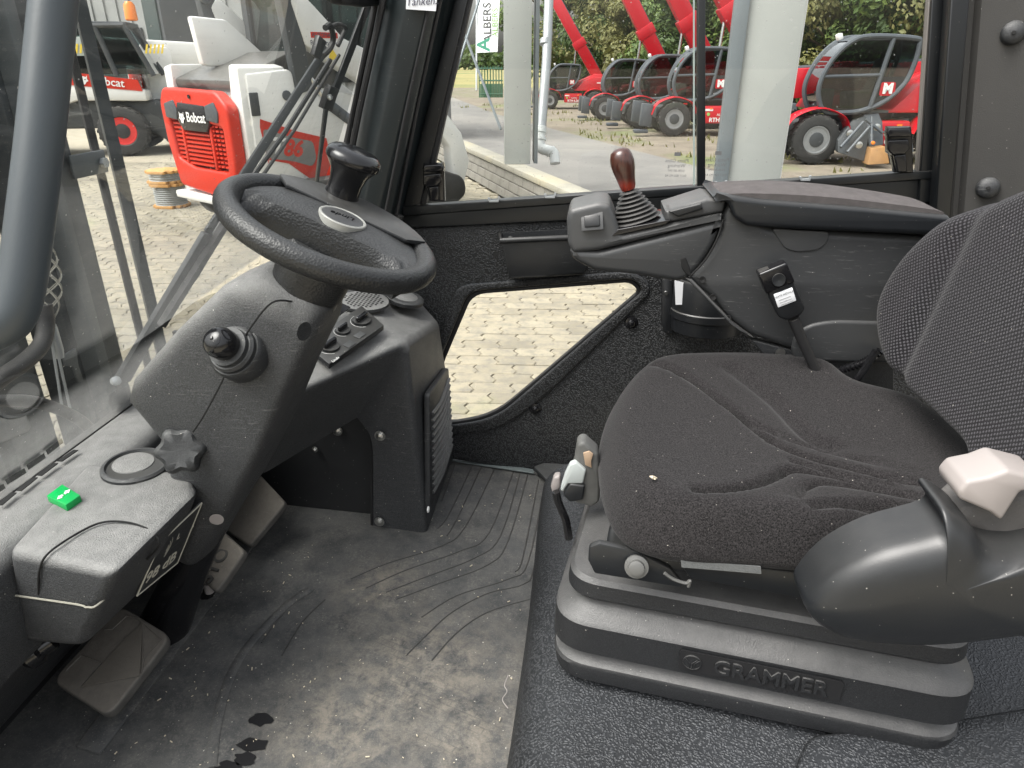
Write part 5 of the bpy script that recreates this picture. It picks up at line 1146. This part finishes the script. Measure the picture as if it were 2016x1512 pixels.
def telehandler(label, loc, rotz, sc_, boom, low=False):
    t = thing('telehandler', label, 'telehandler', loc, rotz, 'red telehandlers parked in a row', sc_)
    for x in (1.25, -1.45):
        wheel(t, (x, 1.05, .5), .5, .36); wheel(t, (x, -1.05, .5), .5, .36, None, -1)
        lput('mudguard', tube(spline([V((x+.70,.86,.62)), V((x+.52,.86,.95)), V((x,.86,1.12)), V((x-.52,.86,.95)), V((x-.68,.86,.66))], 5), .21, 10, flat=.13), TRED, t)
    lput('chassis', box_me((-.1,0,.66), (3.7,1.1,.36), None, .05), DGREY, t)
    lput('side_box', box_me((-.15,.78,.62), (1.05,.42,.50), None, .04), TRED, t)
    lput('side_text', text('RTH 6.26', (-.15,.995,.47), (-1,0,0), (0,0,1), .17, .002, bold=.004), WHITEP, t)
    lput('dealer_text', text('ALBERS', (-.20,.995,.62), (-1,0,0), (0,0,1), .10, .002), WHITEP, t); lput('dealer_leaf', lathe([(.05,0),(.05,.004)], (.22,.995,.64), (0,1,0), 10), GRN2, t); lput('white_stripe', box_me((.22,.993,.76), (.26,.008,.06)), WHITEP, t)
    lput('marker_lamp', box_me((-.45,.995,.78), (.10,.02,.06)), AMBER, t); lput('marker_lamp', box_me((.15,.995,.80), (.06,.02,.05)), AMBER, t)
    for x, s in ((2.05, 1), (-2.25, -1)):
        for y in (.85, -.85):
            lput('stabiliser', prism([V((x+s*a, y-.13, z)) for a, z in [(-.14,.92),(.20,.95),(.24,.30),(-.12,.26)]], (0,.26,0), .03), MGREY, t)
        lput('stabiliser_pad', box_me((x+s*.18,.85,.14), (.42,.34,.10), None, .02), MGREY, t)
    lput('turntable', lathe([(.62,.82),(.66,.9),(.66,1.0),(.58,1.06)], (0,0,0), (0,0,1), 32), DGREY, t)
    lput('turret', prism([V((x, -.85, z)) for x, z in [(1.15,1.05),(1.0,1.30),(.2,1.42),(-.6,1.55),(-1.5,1.95),(-1.95,1.9),(-2.0,1.15),(-1.7,1.02)]], (0,1.05,0), .06), TRED, t)
    lput('turret_skirt', prism([V((x, .15, z)) for x, z in [(.9,1.02),(-.3,1.08),(-.75,1.55),(-1.35,1.78),(-1.9,1.75),(-1.95,1.15),(-1.6,1.02)]], (0,.68,0), .05), TRED, t)
    lput('ladder_marks', box_me((-1.7,.838,1.45), (.32,.008,.05)), WHITEP, t)
    # cab
    pr = [(1.15,1.06),(1.32,1.32),(1.34,1.62),(1.18,2.02),(.88,2.34),(.5,2.46),(-.42,2.42),(-.52,2.30),(-.50,1.95),(-.38,1.58),(-.05,1.25),(.35,1.08),(.7,1.03)]
    y0, y1 = .16, .95; sp = spline([V((x, 0, z)) for x, z in pr], 4, True)
    lput('cab_glazing', prism([V((p.x, y0+.02, p.z)) for p in sp], (0,y1-y0-.04,0)), CGL, t)
    for y in (y0, y1): lput('cab_frame', tube([V((p.x, y, p.z)) for p in sp], .052, 8, closed=True), MGREY, t)
    lput('cab_post', tube([V((.02,y1,2.42)), V((.10,y1,1.9)), V((.22,y1,1.15))], .05, 8), MGREY, t)
    lput('cab_rail', tube([V((1.30,y1,1.72)), V((.12,y1,1.75))], .035, 8), MGREY, t)
    lput('cab_roof', prism([V((x, y0, z)) for x, z in [(.85,2.38),(.5,2.50),(-.44,2.46),(-.5,2.40)]], (0,y1-y0,0), .02), MGREY, t)
    lput('cab_floor', box_me((.45,.55,1.05), (1.3,.72,.05)), DGREY, t)
    lput('cab_seat', prism([V((x, .36, z)) for x, z in [(.62,1.10),(.68,1.42),(.2,1.45),(.05,2.05),(-.12,2.05),(.0,1.35),(.1,1.10)]], (0,.42,0), .04), LEATH, t)
    lput('cab_back_panel', prism([V((x, y1-.012, z)) for x, z in [(.16,1.72),(-.40,1.72),(-.34,1.56),(-.02,1.27),(.20,1.16)]], (0,.01,0)), LEATH, t)
    lput('cab_console', box_me((1.0,.5,1.28), (.22,.4,.4), None, .05), LEATH, t)
    lput('badge', prism([V((x, y1+.01, z)) for x, z in rnd([(.10,1.36),(-.22,1.36),(-.20,1.62),(.10,1.62)], .05)], (0,.012,0)), TRED, t)
    lput('badge_letter', text('M', (-.055,y1+.03,1.49), (-1,0,0), (0,0,1), .26, .004, bold=.015), WHITEP, t)
    lput('work_lamp', box_me((.98,.62,2.46), (.10,.16,.12), Matrix.Rotation(.4, 4, 'Y'), .02), WHITEP, t)
    # boom
    pv_ = V((-1.55,-.32,1.95 if not low else 1.72)); bd = V((math.cos(boom),0,math.sin(boom))); bu = V((-math.sin(boom),0,math.cos(boom)))
    def bsec(a, b, h, w2): return hull8([pv_+bd*a+bu*(-h/2)+V((0,-w2,0)), pv_+bd*a+bu*(-h/2)+V((0,w2,0)), pv_+bd*b+bu*(-h/2)+V((0,w2,0)), pv_+bd*b+bu*(-h/2)+V((0,-w2,0)), pv_+bd*a+bu*(h/2)+V((0,-w2,0)), pv_+bd*a+bu*(h/2)+V((0,w2,0)), pv_+bd*b+bu*(h/2)+V((0,w2,0)), pv_+bd*b+bu*(h/2)+V((0,-w2,0))], .02)
    L_ = 3.2 if low else 5.6
    lput('boom', bsec(-.3, L_, .60, .24), TRED, t); lput('boom_section', bsec(L_-.2, L_+1.2, .46, .18), TRED, t)
    lput('boom_guide', tube([pv_+bd*.2+bu*.31, pv_+bd*(L_-.1)+bu*.31], .05, 6), MGREY, t)
    cy = pv_+bd*1.9-bu*.22; cb = V((-.15,-.32,1.35)) if not low else V((-.6,-.32,1.4)); lput('lift_cylinder', tube([cb, cb.lerp(cy, .55)], .085, 12), MGREY, t); lput('lift_rod', tube([cb.lerp(cy, .5), cy], .05, 12), CHROME, t)
    lput('boom_hitch', bsec(1.7, 2.15, .76, .26), TRED, t)
    return t
for (u, v, s, bm_, low, lab) in [(1600,322,.86,R(-3),True,'nearest red telehandler with boom lowered by the rear window latch'), (1325,267,.82,R(56),False,'red telehandler with raised boom just left of the middle window bar'), (1258,252,.76,R(57),False,'red telehandler half hidden behind the one by the middle bar'), (1190,236,.72,R(58),False,'red telehandler with raised boom right of the downpipe'), (1082,214,.66,R(57),False,'farthest red telehandler partly behind the downpipe')]:
    c = px(u, v, Z=GZ); f0 = V((1.25,1.05,0))*s; ra = math.pi+R(6); off = Matrix.Rotation(ra, 3, 'Z') @ f0
    telehandler(lab, V((c.x, c.y, GZ-.02))-off, ra, s, bm_, low)
# steel hydraulic attachment standing by the nearest telehandler
at = thing('fork_carriage', 'grey steel attachment with wooden block beside the nearest red telehandler', 'attachment', px(1690,318,Z=GZ))
aq = lambda u, v, d=12.6: px(u, v, d=d)
lb = lambda pts, th, nm, mt, d=12.6: put(nm, prism([aq(u, v, d) for u, v in pts], (0,th,0), .02), mt, at)
lb([(1650,275),(1678,238),(1706,226),(1712,260),(1702,318),(1650,300)], .2, 'carriage_plate', DGREY); lb([(1700,225),(1730,222),(1738,240),(1740,285),(1712,290)], .3, 'carriage_frame', MGREY)
lb([(1738,240),(1790,232),(1800,300),(1745,300)], .3, 'carriage_arm', MGREY, 12.8); lb([(1716,292),(1745,288),(1752,322),(1708,325)], .35, 'wood_block', M('rusty_wood', (.28,.15,.055), .8, vary=.3), 12.4)
for (a, b), (c, d) in (((1655,290),(1700,240)),((1668,300),(1712,250)),((1705,235),(1738,262)),((1716,230),(1716,285))): put('carriage_rod', tube([aq(a, b, 12.45), aq(c, d, 12.45)], .028, 8), MGREY, at)
for u, v in ((1672,262),(1690,285),(1725,250)): put('carriage_pin', lathe([(.06,0),(.06,.05),(.03,.06),(0,.06)], aq(u, v, 12.5), (0,-1,0), 12), STEEL, at)
put('lamp', lathe([(.03,0),(.03,.04),(0,.05)], aq(1718,281,12.2), (0,-1,0), 10), AMBER, at)

# ---------- compact track loader: rear and right side towards the camera
RL_, RR_ = px(368,378,Z=GZ+.36), px(510,408,Z=GZ+.36); LSC = (RR_-RL_).length/1.50; LO = V((RR_.x, RR_.y, GZ)); la = math.atan2(RL_.y-RR_.y, RL_.x-RR_.x)-math.pi/2
ld = thing('track_loader', 'white compact track loader with orange red rear grille', 'loader', LO, la, None, LSC)
# local axes: x forward, y left, z up from the yard
lp = lambda n, me, m: put(n, me, m, ld, world=False)
lp('body_shell', prism([V((x, .06, z)) for x, z in [(.10,.36),(.06,1.50),(.55,1.62),(1.0,1.50),(2.25,1.30),(2.35,.55),(2.1,.36)]], (0,1.36,0), .04), LWHITE)
lp('hood', prism([V((x, .16, z)) for x, z in [(.02,1.50),(.0,1.60),(.7,1.86),(1.3,1.9),(1.3,1.5)]], (0,1.16,0), .03), M('hood_grey_black', (.07,.07,.065), .35, vary=.2, dust=.3))
lp('corner_post', prism([V((-.02, y, z)) for y, z in [(.0,.38),(.0,1.72),(.16,1.75),(.20,1.45),(.14,.36)]], (.55,0,0), .03), LWHITE)
lp('corner_post', prism([V((-.02, y, z)) for y, z in [(1.48,.40),(1.48,1.72),(1.30,1.75),(1.32,1.45),(1.36,.36)]], (.4,0,0), .03), LWHITE)
# right side panel with decal (plane y = 0)
lp('side_panel', prism([V((x, -.03, z)) for x, z in [(.05,.40),(.05,1.66),(.55,1.70),(.80,1.52),(1.05,1.30),(1.75,1.12),(1.95,.70),(1.85,.36)]], (0,.10,0), .03), LWHITE)
dec = [(.14,1.16),(.16,1.24),(.70,1.10),(1.22,1.00),(1.30,.62),(1.22,.44),(1.0,.52),(.74,.66),(.52,.78),(.20,.84),(.20,.78)]
lp('decal', slab([[(x*.74+.02, z) for x, z in dec]], V((0,-.034,0)), V((1,0,0)), V((0,0,1)), .006), LRED)
lp('decal_panel', slab([rnd([(.15,.86),(.15,1.15),(.48,1.04),(.74,.98),(.76,.80),(.70,.72),(.46,.80)], .05)], V((0,-.039,0)), V((1,0,0)), V((0,0,1)), .006), M('decal_silver_grey', (.20,.20,.19), .4, vary=.4, vscale=2))
lp('model_text', text('T', (.28,-.044,.96), (1,0,-.15), (0,0,1), .23, .002, bold=.008, shear=.25), WHITEP); lp('model_text', text('86', (.47,-.044,.925), (1,0,-.15), (0,0,1), .23, .002, bold=.008, shear=.25), LRED)
lp('side_vent', box_me((.10,-.035,1.38), (.10,.02,.22), None, .02), DGREY)
lp('fuel_cap', lathe([(.05,0),(.05,.015),(.02,.02),(0,.02)], (.48,-.034,1.45), (0,-1,0), 16), MGREY)
# red tailgate with louvres
tg = rnd([(.20,.42),(1.28,.50),(1.40,.95),(1.42,1.36),(1.32,1.52),(.25,1.50),(.06,1.36),(.06,.86),(.12,.50)], .07)
tgm = slab([tg, rnd([(.22,.72),(.90,.72),(1.22,.80),(1.28,1.22),(.95,1.24),(.20,1.16)], .05)], V((-.09,0,0)), V((0,1,0)), V((0,0,1)), .14, .03, 3)
lp('tailgate', tgm, LRED)
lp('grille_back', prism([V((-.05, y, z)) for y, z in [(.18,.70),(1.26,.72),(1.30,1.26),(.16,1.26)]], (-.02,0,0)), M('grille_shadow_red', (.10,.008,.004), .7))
for k in range(11):
    z = .755+k*.044; y0, y1 = .52, 1.02+.005*k
    lp('louvre', prism([V((x, y0, z+dz)) for x, dz in [(-.08,.012),(-.135,-.006),(-.135,.012),(-.08,.030)]], (0,y1-y0,0)), LRED)
    for y in (.25,.33,.41): lp('louvre_tab', prism([V((x, y, z+dz)) for x, dz in [(-.08,.010),(-.130,.0),(-.130,.018),(-.08,.028)]], (0,.055,0)), LRED)
    lp('louvre_tab', prism([V((x, 1.08, z+dz)) for x, dz in [(-.08,.010),(-.130,.0),(-.130,.018),(-.08,.028)]], (0,.13+.004*k,0)), LRED)
lp('grille_rib', box_me((-.115,.475,.97), (.06,.045,.50), None, .01), LRED); lp('grille_rib', box_me((-.115,1.05,.98), (.06,.045,.50), None, .01), LRED)
lp('badge_plate', prism([V((-.17, y, z)) for y, z in rnd([(.42,1.20),(.50,1.10),(.98,1.10),(1.08,1.22),(1.02,1.38),(.48,1.36)], .02)], (.05,0,0), .012), GLOSS)
for ys in ((.22,.46),(1.04,1.30)): lp('tail_lamp', prism([V((-.175, y, z)) for y, z in rnd([(ys[0],1.30),(ys[0]+.03,1.20),(ys[1],1.22),(ys[1],1.36),(ys[0]+.06,1.40)], .02)], (.06,0,0), .01), MGREY)
def logo(par, o, ex, ey, size, mat=WHITEP):
    ex, ey = V(ex).normalized(), V(ey).normalized(); n_ = ex.cross(ey)
    par_put = lambda n, m: put(n, m, mat, par, world=False)
    par_put('logo_text', text('Bobcat', V(o)+ex*size*.55, ex, ey, size, .002, bold=size*.012))
    h = size*.62; c = V(o)-ex*size*1.55
    par_put('logo_head', prism([c+ex*a*h+ey*b*h for a, b in [(-.55,.62),(-.38,.35),(0,.42),(.38,.35),(.55,.62),(.52,.05),(.72,-.15),(.40,-.35),(.22,-.68),(0,-.78),(-.22,-.68),(-.40,-.35),(-.72,-.15),(-.52,.05)]], n_*.003))
    for s in (-1, 1): put('logo_eye', prism([c+n_*.004+ex*a*h*s+ey*b*h for a, b in [(.08,-.05),(.34,.10),(.30,-.08)]], n_*.001), GLOSS, par, world=False)
logo(ld, (-.176,.735,1.235), (0,-1,0), (0,0,1), .135)
lp('latch_knob', lathe([(.02,0),(.02,.01),(0,.012)], (-.165,.74,1.44), (-1,0,0), 12), GLOSS); lp('rear_bumper', prism([V((-.20, y, z)) for y, z in [(.10,.36),(1.36,.36),(1.36,.44),(.10,.44)]], (.5,0,0), .02), LWHITE)
# cab and lift arms
lp('cab_frame', join([box_me((x, y, 2.1), (.09,.09,1.1)) for x in (.95,2.05) for y in (.30,1.20)]+[box_me((1.5,.75,2.66), (1.35,1.10,.10), None, .03), box_me((1.5,.75,1.60), (1.2,1.0,.10))]), DGREY)
lp('cab_glass', box_me((1.5,.75,2.12), (1.12,.92,.96)), CGL); lp('cab_interior', box_me((1.55,.75,1.9), (.4,.5,.6), None, .08), LEATH)
for y in (.32, 1.18): lp('roof_lamp', lathe([(.0,.10),(.07,.07),(.09,0)], (.95,y,2.70), (-.4,0,1), 16), WHITEP)
for y, s in ((-.10, 1), (1.40, -1)):
    lp('lift_arm', prism([V((x, y, z)) for x, z in [(.62,2.32),(.72,2.44),(.90,2.30),(1.25,2.0),(1.9,1.78),(2.6,1.35),(3.05,.92),(3.2,.55),(3.05,.20),(2.86,.22),(2.82,.75),(2.55,1.05),(1.7,1.42),(1.1,1.72),(.74,1.92)]], (0,.16,0), .04), LWHITE)
    lp('arm_tower', prism([V((x, y+.02, z)) for x, z in [(.60,1.45),(.50,2.45),(.62,2.53),(.72,2.40),(.80,1.50)]], (0,.12,0), .03), DGREY)
    lp('arm_pin', lathe([(.07,0),(.07,.03),(.04,.05),(0,.05)], (.56,y,2.42), (0,-1,0), 16), MGREY)
    lp('arm_cylinder', tube([V((1.0,y+.08,1.35)), V((1.9,y+.08,.75))], .06, 12), MGREY); lp('arm_rod', tube([V((1.0,y+.08,1.35)), V((.62,y+.08,1.85))], .035, 12), CHROME)
    lp('track', prism([V((x, y-.12, z)) for x, z in rnd([(.25,.10),(.15,.35),(.45,.60),(2.2,.62),(2.95,.38),(3.0,.15),(2.7,.0),(.55,.0)], .12)], (0,.40,0), .04), TYRE)
    for k in range(14): lp('track_lug', box_me((.5+k*.165,y+.08,.012), (.07,.42,.05)), TYRE)
    lp('arm_decal', box_me((2.45,y-.004,1.18), (.30,.006,.10), Matrix.Rotation(.6, 4, 'Y')), LRED)
lp('ride_label', box_me((.98,-.104,1.97), (.36,.006,.16)), WHITEP); lp('ride_band', box_me((.98,-.108,2.02), (.34,.006,.055)), LRED)
lp('ride_text', text('AUTOMATIC', (.98,-.113,2.02), (1,0,0), (0,0,1), .055, .001), INK); lp('ride_text', text('Ride Control', (.98,-.109,1.945), (1,0,0), (0,0,1), .07, .001), INK)
lp('warning_label', prism([V((x, -.108, z)) for x, z in [(1.0,1.78),(1.14,1.80),(1.06,1.90)]], (0,.004,0)), YEL)
lp('rear_wing', prism([V((x, .92, z-.26)) for x, z in [(.15,2.0),(.25,1.98),(1.0,2.02),(.95,2.08),(.5,2.44),(.10,2.46)]], (0,.10,0), .03), LWHITE)

# ---------- wheeled machine behind: white telescopic handler with red band
w0 = px(252,302,Z=GZ); tl2 = thing('telescopic_handler', 'white telescopic handler with red band and orange beacon', 'handler', V((w0.x, w0.y, GZ)), R(20))
q2 = lambda n, me, m: put(n, me, m, tl2, world=False)
wheel(tl2, (.1,-.45,.46), .46, .40, RIMR, -1); wheel(tl2, (-2.3,-.45,.46), .46, .40, RIMR, -1); wheel(tl2, (.1,1.5,.46), .46, .4, RIMR); wheel(tl2, (-2.3,1.5,.46), .46, .4, RIMR)
q2('chassis', box_me((-.9,.5,.75), (4.2,1.3,.5), None, .06), DGREY)
q2('engine_cover', prism([V((x, -.40, z)) for x, z in [(-2.9,.80),(-2.9,1.30),(-2.3,1.48),(-.55,1.32),(.65,1.20),(.65,1.0),(-.6,1.02),(-1.4,.78)]], (0,.5,0), .04), LWHITE)
q2('red_band', prism([V((x, -.408, z)) for x, z in [(-1.25,1.60),(.55,1.38),(.60,1.18),(-1.1,1.34)]], (0,.05,0)), LRED)
logo(tl2, (-.08,-.418,1.36), (1,0,-.12), (.12,0,1), .20)
q2('vent_cover', prism([V((x, -.43, z)) for x, z in rnd([(-2.6,1.12),(-2.05,1.06),(-1.85,.80),(-2.0,.66),(-2.5,.70)], .05)], (0,.05,0), .01), LWHITE)
for k in range(6): q2('vent_slot', box_me((-2.22,-.433,.76+k*.05), (.42,.008,.018)), DGREY)
q2('cab_frame', join([tube([V((a+.35, -.38, b)), V((c+.35, -.38, d))], .05, 8) for a, b, c, d in [(-1.4,1.45,-1.35,2.28),(-1.35,2.28,.15,2.32),(.15,2.32,.50,1.45),(-.35,2.30,-.15,1.45)]]+[tube([V((a+.35, .55, b)), V((c+.35, .55, d))], .05, 8) for a, b, c, d in [(-1.4,1.45,-1.35,2.28),(.15,2.32,.50,1.45)]]), DGREY)
q2('cab_glass', prism([V((x+.35, -.36, z)) for x, z in [(-1.38,1.48),(-1.33,2.26),(.13,2.29),(.48,1.48)]], (0,.88,0)), CGL); q2('cab_interior', box_me((-.35,.1,1.75), (.4,.4,.6), None, .08), LEATH)
q2('cab_roof', box_me((-.25,.1,2.34), (1.6,1.0,.08), None, .03), DGREY)
q2('warning_panel', prism([V((x+.35, -.40, z)) for x, z in [(-1.2,1.80),(-.55,1.80),(-.55,2.12),(-1.2,2.12)]], (0,.01,0)), M('pale_film', (.42,.47,.45), .4, vary=.1))
for xx in (-.63, .78):
    for k in range(5): q2('hazard_stripe', prism([V((xx+k*.07+a, -.415, z)) for a, z in [(0,1.84),(.035,1.84),(.085,2.0),(.05,2.0)]], (0,.006,0)), YEL)
q2('beacon_stem', tube([V((-.1,-.2,2.34)), V((-.1,-.2,2.34))], .02, 8), DGREY); q2('beacon', lathe([(.09,0),(.11,.02),(.10,.26),(.06,.32),(0,.33)], (.62,-.2,2.40), (0,0,1), 18), AMBER)
q2('boom', box_me((-.3,.85,1.9), (4.6,.4,.5), Matrix.Rotation(.05, 4, 'Y'), .05), LWHITE); q2('front_arm', prism([V((x, -.1, z)) for x, z in [(.5,.9),(1.1,.4),(1.3,.2),(1.0,.12),(.4,.5)]], (0,.9,0), .04), DGREY)
# third machine, mostly hidden between the two
w3 = px(322,296,Z=GZ); t3_ = thing('compact_loader', 'white and red loader mostly hidden behind the orange red grille', 'loader', V((w3.x, w3.y, GZ)), R(48))
q3 = lambda n, me, m: put(n, me, m, t3_, world=False)
q3('body_shell', prism([V((x, 0, z)) for x, z in [(0,.45),(-.05,1.9),(.3,2.0),(2.2,1.6),(2.2,.45)]], (0,1.4,0), .06), LWHITE); q3('red_panel', prism([V((-.06, y, z)) for y, z in [(.25,.95),(1.1,.95),(1.1,1.55),(.25,1.55)]], (-.03,0,0), .02), LRED)
q3('cab', box_me((1.1,.7,2.4), (1.2,1.1,1.2), None, .06), DGREY); q3('cab_glass', box_me((.48,.7,2.45), (.03,.85,.9)), DGL); wheel(t3_, (.5,-.1,.4), .4, .35, None, -1); logo(t3_, (-.095,.68,1.30), (0,-1,0), (0,0,1), .22); q3('bumper', box_me((0,.7,.4), (.3,1.3,.25), None, .04), DGREY)

# ---------- wooden cable reels
reel = [( 'upper wooden cable reel with thin grey cable', .30, .16), ('lower wooden cable reel wound with grey cable', .0, .30)]
rc0_ = px(340,406,Z=GZ); RW_ = M('reel_pine', (.50,.27,.09), .8, vary=.3, vscale=12); CBL = M('grey_cable', (.26,.27,.26), .5, vary=.2)
for lab, z0, hh in reel:
    t = thing('cable_reel', lab, 'cable reel', rc0_+V((-.02 if z0 else 0,0,z0)), group='stacked cable reels')
    rr = .21
    for zz in (.0, hh-.035): 
        for k in range(6): 
            y = -rr+rr*2*(k+.5)/6; hw = math.sqrt(max(.001, rr*rr-y*y)); put('flange_board', box_me((0, y, zz+.017), (hw*2, rr*2/6-.006, .034), None, .004), RW_, t, world=False)
    n_ = 9 if z0 == 0 else 3
    put('cable_winding', lathe([(.195-(.010 if k % 2 else 0), .036+(hh-.073)*k/(2*n_)) for k in range(2*n_+1)], (0,0,0), (0,0,1), 32), CBL, t, world=False)
    put('reel_core', lathe([(.12,.0),(.12,hh)], (0,0,0), (0,0,1), 20), RW_, t, world=False)

# ---------- hall behind the loaders
CLAD = M('hall_cladding', (.26,.27,.265), .5, .1, vary=.1); hall = thing('hall', 'grey clad hall with window band behind the white loaders', 'building', (-14,21,GZ))
HR = R(-18); hrot = Matrix.Rotation(HR, 4, 'Z'); h0 = V((-14,21,GZ))
put('wall', box_me(h0+V((0,0,3)), (22,.3,6), hrot), CLAD, hall)
for k in range(44): put('cladding_rib', box_me(h0+hrot @ V((-10.8+k*.5,-.17,3)), (.06,.05,5.9), hrot), CLAD, hall)
for k in range(8):
    c = h0+hrot @ V((-9+k*2.4,-.2,1.9)); wn = put('window', box_me(c, (1.9,.06,1.3), hrot), DGREY, hall); put('pane', box_me(c+hrot @ V((0,-.04,0)), (1.75,.02,1.15), hrot), DGL, wn)
put('roof_edge', box_me(h0+V((0,0,6.1)), (22.6,1.2,.25), hrot), POSTD, hall)
